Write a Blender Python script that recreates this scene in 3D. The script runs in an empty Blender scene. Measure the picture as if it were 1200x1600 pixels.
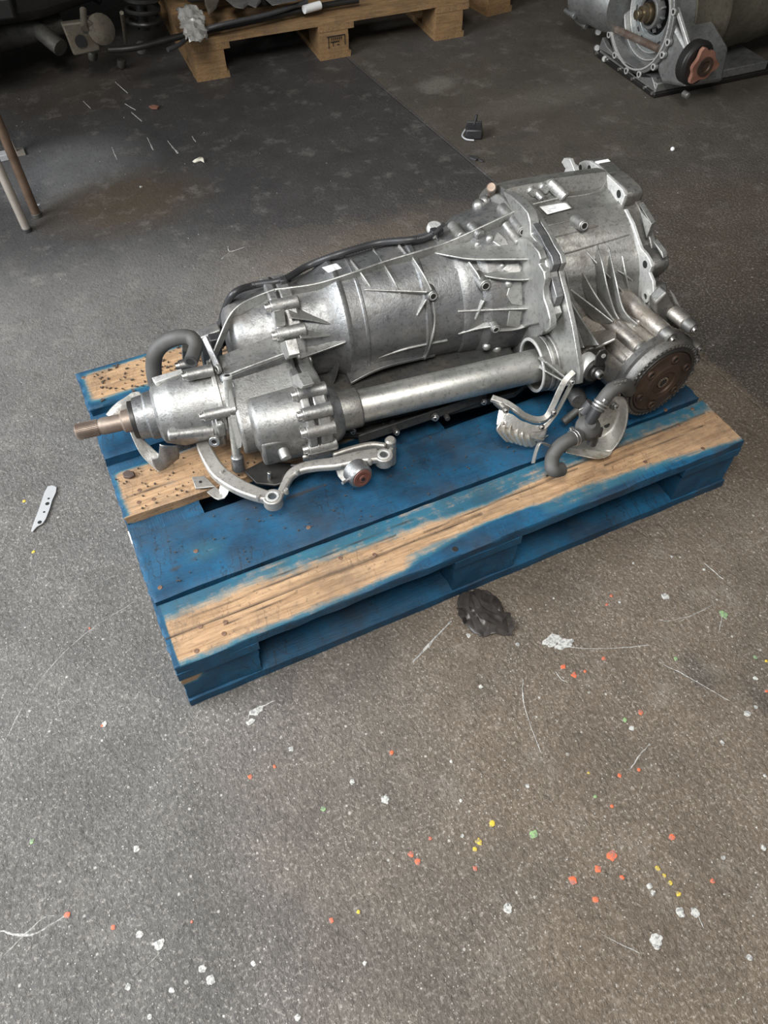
import bpy, bmesh, math, random
from mathutils import Vector, Matrix, noise
random.seed(7)
S = bpy.context.scene
C = S.collection
PI = math.pi

# ------------------------------------------------------------------ camera
CAMP = Vector((0.0684, -0.6846, 1.3095)); FPX = 1218.3
CAMR = (Matrix.Rotation(math.radians(-24.748), 3, 'Z') @ Matrix.Rotation(math.radians(38.264), 3, 'X')
        @ Matrix.Rotation(math.radians(-0.583), 3, 'Z'))
cd = bpy.data.cameras.new('camera'); cam = bpy.data.objects.new('camera', cd); C.objects.link(cam)
cd.sensor_fit = 'VERTICAL'; cd.sensor_height = 36; cd.sensor_width = 27; cd.lens = FPX / 1600 * 36
cd.clip_start = 0.02; cd.clip_end = 100
cam.matrix_world = Matrix.Translation(CAMP) @ CAMR.to_4x4()
S.camera = cam

# ------------------------------------------------------------------ light and exposure
S.view_settings.view_transform = 'Standard'; S.view_settings.look = 'None'
S.view_settings.gamma = 1; S.view_settings.use_curve_mapping = False
S.view_settings.exposure = 0.08
W = bpy.data.worlds.new('world'); S.world = W; W.use_nodes = True
W.node_tree.nodes['Background'].inputs[0].default_value = (0.92, 0.95, 1.0, 1)
W.node_tree.nodes['Background'].inputs[1].default_value = 0.19
def area(name, loc, target, sx, sy, power, col):
    l = bpy.data.lights.new(name, 'AREA'); l.shape = 'RECTANGLE'; l.size = sx; l.size_y = sy
    l.energy = power; l.color = col
    o = bpy.data.objects.new(name, l); C.objects.link(o); o.location = loc
    o.rotation_euler = (Vector(target) - Vector(loc)).to_track_quat('-Z', 'Y').to_euler()
    return o
area('door_daylight', (-2.7, 0.9, 2.1), (0.3, 0.1, 0.2), 2.4, 2.0, 260, (0.93, 0.965, 1.0))
area('roof_daylight', (-0.5, -1.2, 3.4), (0.2, -1.0, 0.0), 1.6, 1.0, 140, (1.0, 0.97, 0.92))

# ------------------------------------------------------------------ helpers
def cray(px, py):
    return CAMR @ Vector(((px - 600) / FPX, -(py - 800) / FPX, -1.0))
def at(px, py, X=None, Y=None, Z=None, F=None):
    """point where the line of sight through a photo pixel meets the plane X=, Y= or Z= of frame F"""
    c, d = CAMP.copy(), cray(px, py)
    if F is not None:
        inv = F.inverted(); d = inv.to_3x3() @ d; c = inv @ c
    a, v = (0, X) if X is not None else ((1, Y) if Y is not None else (2, Z))
    return c + d * ((v - c[a]) / d[a])

def mesh_obj(name, verts, faces, mat, parent=None, bevel=0, smooth=35, seg=2, solid=0):
    me = bpy.data.meshes.new(name); me.from_pydata([tuple(v) for v in verts], [], faces)
    bm = bmesh.new(); bm.from_mesh(me); bmesh.ops.recalc_face_normals(bm, faces=bm.faces); bm.to_mesh(me); bm.free()
    return finish(name, me, mat, parent, bevel, smooth, seg, solid)
def finish(name, me, mat, parent=None, bevel=0, smooth=35, seg=2, solid=0):
    me.materials.append(mat)
    if smooth:
        for p in me.polygons: p.use_smooth = True
        me.set_sharp_from_angle(angle=math.radians(smooth))
    o = bpy.data.objects.new(name, me); C.objects.link(o)
    if parent is not None: o.parent = parent
    if solid:
        m = o.modifiers.new('thickness', 'SOLIDIFY'); m.thickness = solid; m.offset = 0
    if bevel:
        m = o.modifiers.new('bevel', 'BEVEL'); m.width = bevel; m.segments = seg; m.limit_method = 'ANGLE'
        m.angle_limit = math.radians(40); m.harden_normals = False
    return o
class MB:
    """collects shapes; build() links them as one mesh object"""
    def __init__(s): s.v = []; s.f = []
    def add(s, v, f):
        n = len(s.v); s.v += [Vector(q) for q in v]; s.f += [tuple(i + n for i in g) for g in f]; return s
    def box(s, a, b, R=None, c=None):
        x0, y0, z0 = a; x1, y1, z1 = b
        v = [Vector(q) for q in ((x0,y0,z0),(x1,y0,z0),(x1,y1,z0),(x0,y1,z0),(x0,y0,z1),(x1,y0,z1),(x1,y1,z1),(x0,y1,z1))]
        if R is not None: v = [R @ q + (c or Vector((0,0,0))) for q in v]
        return s.add(v, [(0,3,2,1),(4,5,6,7),(0,1,5,4),(1,2,6,5),(2,3,7,6),(3,0,4,7)])
    def lathe(s, p0, ax, prof, seg=32, a0=0, a1=2*PI, squash=None):
        """prof: (distance along ax, radius)"""
        ax = Vector(ax).normalized(); p0 = Vector(p0)
        u = ax.orthogonal().normalized(); w = ax.cross(u)
        v = []; f = []; n = seg
        for t, r in prof:
            for k in range(n):
                a = 2*PI*k/n; q = u*math.cos(a) + w*math.sin(a)
                v.append(p0 + ax*t + q*max(r, 1e-5))
        for i in range(len(prof)-1):
            for k in range(n):
                k2 = (k+1) % n; f.append((i*n+k, i*n+k2, (i+1)*n+k2, (i+1)*n+k))
        f.append(tuple(range(n))[::-1]); f.append(tuple((len(prof)-1)*n+k for k in range(n)))
        return s.add(v, f)
    def ring(s, p0, ax, r0, r1, t0, t1, seg=32):
        """hollow ring: inner r0, outer r1 between t0 and t1"""
        ax = Vector(ax).normalized(); p0 = Vector(p0); u = ax.orthogonal().normalized(); w = ax.cross(u)
        v = []; f = []
        for t, r in ((t0, r0), (t0, r1), (t1, r1), (t1, r0)):
            for k in range(seg):
                a = 2*PI*k/seg; v.append(p0 + ax*t + (u*math.cos(a)+w*math.sin(a))*r)
        for i in range(4):
            j = (i+1) % 4
            for k in range(seg):
                k2 = (k+1) % seg; f.append((i*seg+k, i*seg+k2, j*seg+k2, j*seg+k))
        return s.add(v, f)
    def cyl(s, p0, p1, r0, r1=None, seg=20, ch=0):
        p0 = Vector(p0); p1 = Vector(p1); L = (p1-p0).length; r1 = r0 if r1 is None else r1
        pr = [(0, r0), (L, r1)] if not ch else [(0, r0-ch), (ch, r0), (L-ch, r1), (L, r1-ch)]
        return s.lathe(p0, p1-p0, pr, seg)
    def ball(s, c, r, seg=14):
        return s.lathe(Vector(c) - Vector((0,0,r)), (0,0,1), [(r-r*math.cos(PI*i/8), r*math.sin(PI*i/8)) for i in range(9)], seg)
    def prism(s, pts, vec):
        """polygon (closed, planar) pushed along vec"""
        vec = Vector(vec); n = len(pts); P = [Vector(p) for p in pts]
        v = P + [p + vec for p in P]
        f = [tuple(range(n))[::-1], tuple(n+i for i in range(n))] + [(i, (i+1) % n, n+(i+1) % n, n+i) for i in range(n)]
        return s.add(v, f)
    def tube(s, pts, r, seg=14, sub=6, smooth=True, cap=True, rf=None):
        P = spline(pts, sub) if smooth else [Vector(p) for p in pts]
        rr = r if isinstance(r, (list, tuple)) else None
        v = []; f = []; n = seg; N = None
        for i, p in enumerate(P):
            t = (P[min(i+1, len(P)-1)] - P[max(i-1, 0)]).normalized()
            if N is None: N = t.orthogonal().normalized()
            N = (N - t*N.dot(t)).normalized(); B = t.cross(N)
            q = i/(len(P)-1)
            if rr: x = q*(len(rr)-1); a = int(min(x, len(rr)-2)); rad = rr[a] + (rr[a+1]-rr[a])*(x-a)
            else: rad = r
            if rf: rad *= rf(i)
            for k in range(n):
                a = 2*PI*k/n; v.append(p + (N*math.cos(a)+B*math.sin(a))*rad)
        for i in range(len(P)-1):
            for k in range(n):
                k2 = (k+1) % n; f.append((i*n+k, i*n+k2, (i+1)*n+k2, (i+1)*n+k))
        if cap: f.append(tuple(range(n))[::-1]); f.append(tuple((len(P)-1)*n+k for k in range(n)))
        return s.add(v, f)
    def bar(s, pts, w, h, up=(0,0,1), sub=5, wf=None):
        """rectangular bar swept along pts, w across, h along up"""
        P = spline(pts, sub); up = Vector(up); v = []; f = []
        for i, p in enumerate(P):
            t = (P[min(i+1, len(P)-1)] - P[max(i-1, 0)]).normalized()
            sd = t.cross(up).normalized(); q = i/(len(P)-1)
            W_ = w if wf is None else wf(q)
            v += [p - sd*W_/2 - up*h/2, p + sd*W_/2 - up*h/2, p + sd*W_/2 + up*h/2, p - sd*W_/2 + up*h/2]
        for i in range(len(P)-1):
            for k in range(4): f.append((i*4+k, i*4+(k+1) % 4, (i+1)*4+(k+1) % 4, (i+1)*4+k))
        f.append((3,2,1,0)); f.append(tuple((len(P)-1)*4+k for k in range(4)))
        return s.add(v, f)
    def build(s, name, mat, parent=None, bevel=0, smooth=35, seg=2, solid=0):
        return mesh_obj(name, s.v, s.f, mat, parent, bevel, smooth, seg, solid)
def spline(pts, sub=6):
    P = [Vector(p) for p in pts]
    if len(P) < 3: return [P[0].lerp(P[-1], i/sub) for i in range(sub+1)]
    out = []
    for i in range(len(P)-1):
        a, b, c, d = P[max(i-1, 0)], P[i], P[i+1], P[min(i+2, len(P)-1)]
        for k in range(sub):
            t = k/sub
            out.append(0.5*((2*b) + (c-a)*t + (2*a-5*b+4*c-d)*t*t + (3*b-a-3*c+d)*t**3))
    out.append(P[-1]); return out
def empty(name, loc=(0,0,0), rz=0, label=None, cat=None, group=None):
    o = bpy.data.objects.new(name, None); C.objects.link(o); o.location = loc; o.rotation_euler = (0,0,rz)
    o.empty_display_size = 0.05
    if label: o['label'] = label
    if cat: o['category'] = cat
    if group: o['group'] = group
    return o
def tag(o, label, cat, group=None):
    o['label'] = label; o['category'] = cat
    if group: o['group'] = group
    return o
def clone(o, parent, M):
    c = o.copy(); C.objects.link(c); c.parent = parent; c.matrix_local = M; return c
def lerpt(tab, x, k=1):
    if x <= tab[0][0]: return tab[0][k]
    for a, b in zip(tab, tab[1:]):
        if x <= b[0]: return a[k] + (b[k]-a[k])*(x-a[0])/(b[0]-a[0]) if b[0] > a[0] else b[k]
    return tab[-1][k]
def fbm(x, y, z=0, o=4):
    return noise.fractal((x, y, z), 1.0, 2.0, o, noise_basis='PERLIN_ORIGINAL')

# ------------------------------------------------------------------ materials
class NT:
    def __init__(s, name):
        s.m = bpy.data.materials.new(name); s.m.use_nodes = True; s.t = s.m.node_tree
        s.b = s.t.nodes['Principled BSDF']
    def n(s, typ, **kw):
        o = s.t.nodes.new('ShaderNode' + typ)
        for k, v in kw.items(): setattr(o, k, v)
        return o
    def l(s, a, b): s.t.links.new(a, b); return s
    def inp(s, sock, v):
        if hasattr(v, 'is_output') or isinstance(v, bpy.types.NodeSocket): s.t.links.new(v, sock)
        else: sock.default_value = v
    def coord(s, kind='Object', scale=(1,1,1), rot=(0,0,0)):
        tc = s.n('TexCoord'); mp = s.n('Mapping'); mp.inputs['Scale'].default_value = scale; mp.inputs['Rotation'].default_value = rot
        s.l(tc.outputs[kind], mp.inputs[0]); return mp.outputs[0]
    def noise(s, vec, scale, detail=4, rough=0.55, dist=0):
        o = s.n('TexNoise'); o.inputs['Scale'].default_value = scale; o.inputs['Detail'].default_value = detail
        o.inputs['Roughness'].default_value = rough; o.inputs['Distortion'].default_value = dist
        s.l(vec, o.inputs['Vector']); return o.outputs['Fac']
    def voro(s, vec, scale, feature='F1', out='Distance'):
        o = s.n('TexVoronoi', feature=feature); o.inputs['Scale'].default_value = scale; s.l(vec, o.inputs['Vector']); return o.outputs[out]
    def ramp(s, fac, stops, interp='LINEAR'):
        o = s.n('ValToRGB'); e = o.color_ramp.elements; o.color_ramp.interpolation = interp
        while len(e) < len(stops): e.new(0.5)
        for i, (p, c) in enumerate(stops):
            e[i].position = p; e[i].color = (c, c, c, 1) if isinstance(c, (int, float)) else (*c, 1)
        s.l(fac, o.inputs[0]); return o.outputs[0]
    def mix(s, f, a, b, mode='MIX'):
        o = s.n('Mix', data_type='RGBA', blend_type=mode)
        s.inp(o.inputs[0], f)
        for sock, v in ((o.inputs[6], a), (o.inputs[7], b)):
            s.inp(sock, (*v, 1) if isinstance(v, tuple) and len(v) == 3 else v)
        return o.outputs[2]
    def math(s, op, a, b=0.0, c=None, clamp=False):
        o = s.n('Math', operation=op, use_clamp=clamp); s.inp(o.inputs[0], a); s.inp(o.inputs[1], b)
        if c is not None: s.inp(o.inputs[2], c)
        return o.outputs[0]
    def bump(s, h, strength=0.3, dist=0.002, normal=None):
        o = s.n('Bump'); o.inputs['Strength'].default_value = strength; o.inputs['Distance'].default_value = dist
        s.l(h, o.inputs['Height'])
        if normal is not None: s.l(normal, o.inputs['Normal'])
        s.l(o.outputs[0], s.b.inputs['Normal']); return o.outputs[0]
    def set(s, **kw):
        for k, v in kw.items():
            k = {'base':'Base Color','rough':'Roughness','metal':'Metallic','spec':'Specular IOR Level','coat':'Coat Weight'}.get(k, k)
            s.inp(s.b.inputs[k], (*v, 1) if isinstance(v, tuple) and len(v) == 3 else v)
        return s

def mat_cast(name, lo, hi, dirt=(0.10,0.075,0.05), dirt_amt=0.5, rough=0.42, metal=0.85, bump=0.25):
    t = NT(name); v = t.coord()
    big = t.noise(v, 9, 5, 0.6); fine = t.noise(v, 260, 3, 0.6); mid = t.noise(v, 45, 5, 0.65)
    base = t.mix(t.ramp(big, [(0.3, 0), (0.7, 1)]), lo, hi)
    base = t.mix(t.math('MULTIPLY', t.ramp(mid, [(0.42, 0), (0.75, 1)]), 0.35), base, tuple(x*0.62 for x in lo))
    d = t.math('MULTIPLY', t.ramp(t.noise(v, 14, 6, 0.7, 0.6), [(0.5, 0), (0.68, 1)]), dirt_amt)
    base = t.mix(d, base, dirt)
    sp = t.math('MULTIPLY', t.ramp(t.voro(v, 150), [(0.0, 1), (0.2, 0)]), t.ramp(big, [(0.38, 0.15), (0.6, 0.9)]))
    base = t.mix(sp, base, tuple(x*0.25 for x in lo))
    pt = t.math('MULTIPLY', t.ramp(t.noise(v, 110, 5, 0.75), [(0.52, 0), (0.66, 1)]), 0.6)
    base = t.mix(pt, base, tuple(x*0.4 for x in lo))
    r = t.math('ADD', t.math('MULTIPLY', mid, 0.34), rough-0.07)
    r = t.math('ADD', r, t.math('MULTIPLY', d, 0.25))
    t.set(base=base, rough=r, metal=t.math('SUBTRACT', metal, t.math('MULTIPLY', d, 0.5)))
    h = t.math('ADD', t.math('MULTIPLY', fine, 0.5), t.math('MULTIPLY', mid, 1.0))
    t.bump(h, bump, 0.0015); return t.m
def mat_plain(name, col, rough=0.5, metal=0.0, nscale=60, var=0.35, bump=0.1, bd=0.001):
    t = NT(name); v = t.coord(); n = t.noise(v, nscale, 5, 0.6)
    t.set(base=t.mix(n, tuple(x*(1-var) for x in col), tuple(min(1, x*(1+var)) for x in col)), rough=rough, metal=metal)
    t.bump(n, bump, bd); return t.m
def mat_rust(name, a, b, rough=0.75, metal=0.25):
    t = NT(name); v = t.coord(); n = t.noise(v, 60, 6, 0.7); n2 = t.noise(v, 18, 4, 0.6)
    t.set(base=t.mix(t.ramp(n2, [(0.35,0),(0.65,1)]), a, b), rough=t.math('ADD', t.math('MULTIPLY', n, 0.3), rough-0.2), metal=metal)
    t.bump(n, 0.4, 0.001); return t.m

M = {}
M['cast'] = mat_cast('cast_aluminium', (0.231,0.231,0.224), (0.422,0.422,0.413), dirt_amt=0.55, rough=0.38, bump=0.5)
M['case'] = mat_cast('case_aluminium', (0.191,0.195,0.198), (0.342,0.347,0.350), dirt_amt=0.5, rough=0.37, bump=0.5)
M['bell'] = mat_cast('bell_aluminium', (0.201,0.201,0.191), (0.352,0.347,0.327), dirt=(0.09,0.062,0.035), dirt_amt=0.55, rough=0.40, bump=0.45)
M['machined'] = mat_cast('machined_aluminium', (0.585,0.585,0.562), (0.800,0.800,0.784), dirt_amt=0.2, rough=0.40, metal=0.6, bump=0.2)
M['diff'] = mat_cast('diff_aluminium', (0.304,0.287,0.257), (0.538,0.503,0.456), dirt=(0.11,0.07,0.035), dirt_amt=0.75, rough=0.36, bump=0.55)
M['edge'] = mat_cast('rib_aluminium', (0.342,0.342,0.327), (0.563,0.563,0.544), dirt_amt=0.3, rough=0.36, metal=0.8, bump=0.35)
M['tube'] = mat_cast('tube_aluminium', (0.445,0.445,0.421), (0.632,0.632,0.597), dirt=(0.2,0.14,0.08), dirt_amt=0.25, rough=0.34, metal=0.92, bump=0.12)
M['pan'] = mat_cast('pan_metal', (0.05,0.05,0.05), (0.11,0.11,0.105), dirt_amt=0.5, rough=0.45, metal=0.6)
M['covr'] = mat_cast('cover_metal', (0.10,0.10,0.097), (0.22,0.215,0.205), dirt=(0.05,0.035,0.02), dirt_amt=0.7, rough=0.40, metal=0.7)
M['bracket'] = mat_cast('bracket_aluminium', (0.383,0.372,0.342), (0.563,0.544,0.503), dirt_amt=0.35, rough=0.40, metal=0.75, bump=0.25)
M['steel'] = mat_plain('bolt_steel', (0.55,0.54,0.52), 0.32, 0.95, 90, 0.2, 0.05)
M['dark'] = mat_plain('dark_steel', (0.06,0.058,0.055), 0.45, 0.7, 70, 0.4, 0.2)
M['hole'] = mat_plain('bore_shade_black', (0.02,0.02,0.02), 0.6, 0.3)  # near-black paints the shade inside uncut holes; also joint bed and stamp
M['shaft'] = mat_rust('rusty_shaft_steel', (0.16,0.11,0.085), (0.30,0.25,0.21), 0.55, 0.6)
M['rustflange'] = mat_rust('rusty_flange', (0.036,0.024,0.018), (0.080,0.050,0.034), 0.6, 0.4)
M['rustred'] = mat_rust('red_rust', (0.17,0.075,0.048), (0.29,0.14,0.095), 0.8, 0.15)
M['redrub'] = mat_rust('red_brown_rubber', (0.12,0.045,0.035), (0.19,0.075,0.055), 0.7, 0.05)
M['rubber'] = mat_plain('black_rubber', (0.045,0.045,0.047), 0.55, 0, 50, 0.45, 0.15)
M['rubberd'] = mat_plain('dusty_rubber', (0.065,0.064,0.061), 0.62, 0, 35, 0.5, 0.2)
M['plastic'] = mat_plain('black_plastic', (0.03,0.03,0.032), 0.4, 0, 40, 0.4, 0.1)
M['label'] = mat_plain('white_label', (0.85,0.85,0.84), 0.45, 0, 30, 0.04, 0)
M['print'] = mat_plain('label_print', (0.35,0.36,0.38), 0.5, 0, 30, 0.1, 0)
t = NT('crumpled_foil'); v = t.coord(); n = t.noise(v, 70, 4, 0.6)
t.set(base=t.mix(n, (0.55,0.54,0.50), (0.78,0.77,0.73)), rough=0.34, metal=0.55); t.bump(n, 0.6, 0.004); M['foil'] = t.m
t = NT('embossed_foil'); v = t.coord(); dn = t.noise(v, 35, 4, 0.6)
t.set(base=t.mix(t.ramp(dn, [(0.45,0),(0.7,1)]), (0.70,0.68,0.62), (0.36,0.28,0.17)), rough=0.4, metal=0.75)
t.bump(t.noise(v, 160, 2), 0.4, 0.002); M['emboss'] = t.m

# ------------------------------------------------------------------ floor
def floor_mat():
    t = NT('workshop_concrete'); tc = t.n('TexCoord'); P = tc.outputs['Object']
    sx = t.n('SeparateXYZ'); t.l(P, sx.inputs[0]); X, Y = sx.outputs[0], sx.outputs[1]
    mp = t.n('Mapping'); t.l(P, mp.inputs[0])
    # streaks run along a slant: stretched coordinates
    ms = t.n('Mapping'); ms.inputs['Rotation'].default_value = (0, 0, math.radians(38)); ms.inputs['Scale'].default_value = (1.0, 0.68, 1); t.l(P, ms.inputs[0])
    st = ms.outputs[0]
    big = t.noise(P, 1.6, 5, 0.6); med = t.noise(P, 7, 6, 0.65); fine = t.noise(P, 90, 5, 0.7); gr = t.noise(P, 420, 3, 0.6)
    pit = t.noise(st, 105, 5, 0.72, 0.25); pit2 = t.noise(P, 210, 4, 0.7)
    grey = t.mix(med, (0.100,0.097,0.093), (0.180,0.175,0.167))
    brown = t.mix(med, (0.110,0.083,0.058), (0.202,0.160,0.119))
    # colour drift: grey slab on the left, browner towards the right
    wob = t.math('MULTIPLY', t.math('SUBTRACT', big, 0.5), 1.1)
    k = t.math('ADD', t.math('MULTIPLY', t.math('SUBTRACT', X, 0.05), 1.7), wob, clamp=False)
    k = t.math('SUBTRACT', k, t.math('MULTIPLY', Y, 0.45), clamp=False); k = t.math('ADD', k, 0.1, clamp=True)
    base = t.mix(k, grey, brown)
    # right of the joint: brown floor, painted darker for the shade there
    right = t.math('MULTIPLY', t.math('SUBTRACT', t.math('ADD', X, t.math('MULTIPLY', Y, 0.045)), 1.455), 60, clamp=True)
    rb = t.mix(med, (0.046,0.039,0.030), (0.108,0.092,0.071))
    base = t.mix(right, base, rb)
    # dark smooth slab at the back, painted deeper for the dim light, left of the joint, soft front edge
    edge = t.math('ADD', t.math('MULTIPLY', t.math('SUBTRACT', med, 0.5), 0.5), t.math('MULTIPLY', t.math('SUBTRACT', big, 0.5), 0.6))
    ys = t.math('ADD', t.math('SUBTRACT', Y, 1.28), t.math('ADD', t.math('MULTIPLY', X, 0.22), edge))
    back = t.math('MULTIPLY', ys, 3.2, clamp=True)
    back = t.math('MULTIPLY', back, t.math('SUBTRACT', 1.0, right))
    dk = t.mix(med, (0.026,0.0258,0.0275), (0.054,0.053,0.055))
    base = t.mix(t.math('MULTIPLY', back, 0.93), base, dk)
    # brown oil stain and pale grey patch near the stand, then shade painted on the floor
    def blob(cx, cy, rx, ry, w=0.5):
        dx = t.math('DIVIDE', t.math('SUBTRACT', X, cx), rx); dy = t.math('DIVIDE', t.math('SUBTRACT', Y, cy), ry)
        d = t.math('SQRT', t.math('ADD', t.math('MULTIPLY', dx, dx), t.math('MULTIPLY', dy, dy)))
        d = t.math('ADD', d, t.math('MULTIPLY', t.math('SUBTRACT', med, 0.5), w))
        return t.math('SUBTRACT', 1.0, t.math('MULTIPLY', t.math('SUBTRACT', d, 0.45), 1.8), clamp=True)
    base = t.mix(t.math('MULTIPLY', blob(0.20, 1.98, 0.30, 0.26), 0.75), base, (0.15,0.152,0.155))
    base = t.mix(t.math('MULTIPLY', blob(0.30, 1.72, 0.30, 0.22), 0.75), base, (0.070,0.050,0.030))
    base = t.mix(t.math('MULTIPLY', blob(0.25, 2.7, 0.55, 0.5), 0.6), base, (0.045,0.032,0.020))  # dark brown paints the shade under the axle heap into the floor
    base = t.mix(t.math('MULTIPLY', blob(1.75, 2.35, 0.35, 0.22), 0.5), base, (0.060,0.060,0.062))
    base = t.mix(t.math('MULTIPLY', blob(1.9, 0.75, 0.55, 0.45), 0.45), base, (0.075,0.052,0.030))  # dark brown paints the gearbox's cast shadow and the dimmer right side
    for (cx, cy, rx, ry) in ((0.86,-0.33,0.03,0.05), (0.93,-0.42,0.02,0.04), (0.61,-0.10,0.035,0.02), (1.62,1.55,0.10,0.03)):
        base = t.mix(t.math('MULTIPLY', blob(cx, cy, rx, ry, 1.2), 0.55), base, (0.06,0.055,0.048))
    mott = t.noise(P, 3.2, 7, 0.72); base = t.mix(t.math('MULTIPLY', t.ramp(mott, [(0.40, 1), (0.56, 0)]), 0.45), base, t.mix(0.55, base, (0.04,0.036,0.032)))
    base = t.mix(t.math('MULTIPLY', t.ramp(t.noise(P, 11, 7, 0.75), [(0.54, 0), (0.68, 1)]), 0.40), base, t.mix(0.5, base, (0.40,0.37,0.33)))
    near = t.math('SUBTRACT', 1.0, t.math('MULTIPLY', t.math('MULTIPLY', t.math('SUBTRACT', Y, 0.55), 1.1, clamp=True), 0.88))
    base = t.mix(t.math('MULTIPLY', blob(1.56, 2.02, 0.10, 0.07, 1.2), 0.6), base, (0.20,0.185,0.16))
    base = t.mix(t.math('MULTIPLY', blob(1.85, 1.75, 0.35, 0.10, 1.3), 0.35), base, (0.16,0.145,0.12))
    # pale worn grains and specks
    g = t.math('MULTIPLY', t.ramp(t.noise(P, 170, 4, 0.75), [(0.52, 0), (0.66, 1)]), near); base = t.mix(t.math('MULTIPLY', g, t.ramp(med, [(0.3, 0.35), (0.7, 1.0)])), base, t.mix(0.55, base, (0.66,0.61,0.55)))
    base = t.mix(t.math('MULTIPLY', t.ramp(t.noise(P, 24, 6, 0.75), [(0.50, 0), (0.70, 1)]), 0.35), base, t.mix(0.6, base, (0.03,0.026,0.022)))
    base = t.mix(t.math('MULTIPLY', t.ramp(pit, [(0.34, 1), (0.47, 0)]), 0.5), base, t.mix(0.75, base, (0.03,0.025,0.02)))
    for sc, th, am in ((38, 0.11, 0.6), (90, 0.14, 0.65), (16, 0.06, 0.5), (150, 0.18, 0.6)):
        vo = t.n('TexVoronoi'); vo.inputs['Scale'].default_value = sc; t.l(P, vo.inputs['Vector'])
        c = t.n('SeparateColor'); t.l(vo.outputs['Color'], c.inputs[0])
        on = t.math('GREATER_THAN', c.outputs[0], 0.70)
        s_ = t.math('MULTIPLY', t.ramp(vo.outputs['Distance'], [(th*0.6, 1), (th, 0)]), on)
        base = t.mix(t.math('MULTIPLY', t.math('MULTIPLY', s_, am), near), base, (0.66,0.64,0.60))
    t.set(base=base)
    r = t.math('ADD', 0.62, t.math('MULTIPLY', med, 0.25)); r = t.math('SUBTRACT', r, t.math('MULTIPLY', back, 0.16)); t.set(rough=r)
    h = t.math('ADD', t.math('MULTIPLY', t.ramp(pit, [(0.25,0),(0.6,1)]), 1.0), t.math('MULTIPLY', pit2, 0.35))
    h = t.math('ADD', h, t.math('MULTIPLY', gr, 0.18)); h = t.math('ADD', h, t.math('MULTIPLY', fine, 0.4))
    soft = t.math('MULTIPLY', t.math('SUBTRACT', Y, 0.75), 1.3, clamp=True)
    h = t.math('MULTIPLY', h, t.math('SUBTRACT', 1.0, t.math('MULTIPLY', soft, 0.75)))
    t.bump(h, 1.0, 0.0032)
    return t.m
M['floor'] = floor_mat()
def slab(name, x0, x1, y0, y1, skew):
    # slabs meet at the slanting joint x = 1.45 - 0.045 y; each slab has its own rounded edge
    v = []; f = []
    j = lambda y: 1.451 - 0.0445*y
    xs = [(x0, 0), (None, -0.004), (None, -0.0012)] if skew < 0 else [(None, 0.0012), (None, 0.004), (x1, 0)]
    ys = [y0 + (y1-y0)*i/60 for i in range(61)]
    rows = []
    for y in ys:
        r = []
        for x, o in xs:
            X = x if x is not None else j(y) + o + 0.0015*noise.noise((y*9, 0, 3))
            z = 0 if (x is not None or abs(o) > 0.002) else -0.002
            r.append((X, y, z))
        e = r[-1] if skew < 0 else r[0]
        r = r + [(e[0], e[1], -0.03)] if skew < 0 else [(e[0], e[1], -0.03)] + r
        rows.append(r)
    n = len(rows[0])
    for r in rows: v += r
    for i in range(60):
        for k in range(n-1): f.append((i*n+k, i*n+k+1, (i+1)*n+k+1, (i+1)*n+k))
    o = mesh_obj(name, v, f, M['floor'], None, 0, 0); return o
fl = slab('floor', -6, 0, -6, 8, -1); fl['kind'] = 'structure'
fs = slab('slab', 0, 8, -6, 8, 1); fs.parent = fl
fj = MB().box((-6, -6, -0.04), (8, 8, -0.028)).build('joint_bed', M['hole'], fl)

M['masonry'] = mat_plain('grey_painted_block', (0.22,0.21,0.195), 0.85, 0, 3, 0.2, 0.2, 0.004)
M['roof_sheet'] = mat_plain('dusty_roof_sheet', (0.20,0.20,0.20), 0.8, 0, 3, 0.2, 0.1)
for nm, a_, b_, m_ in (('wall_back', (-6,7.6,0), (8,7.8,5.2), 'masonry'), ('wall_right', (7.8,-6,0), (8,7.6,5.2), 'masonry'), ('ceiling', (-2.0,-1.2,5.0), (7.8,7.6,5.15), 'roof_sheet')):
    w_ = MB().box(a_, b_).build(nm, M[m_], None, 0, 0); w_['kind'] = 'structure'

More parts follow.
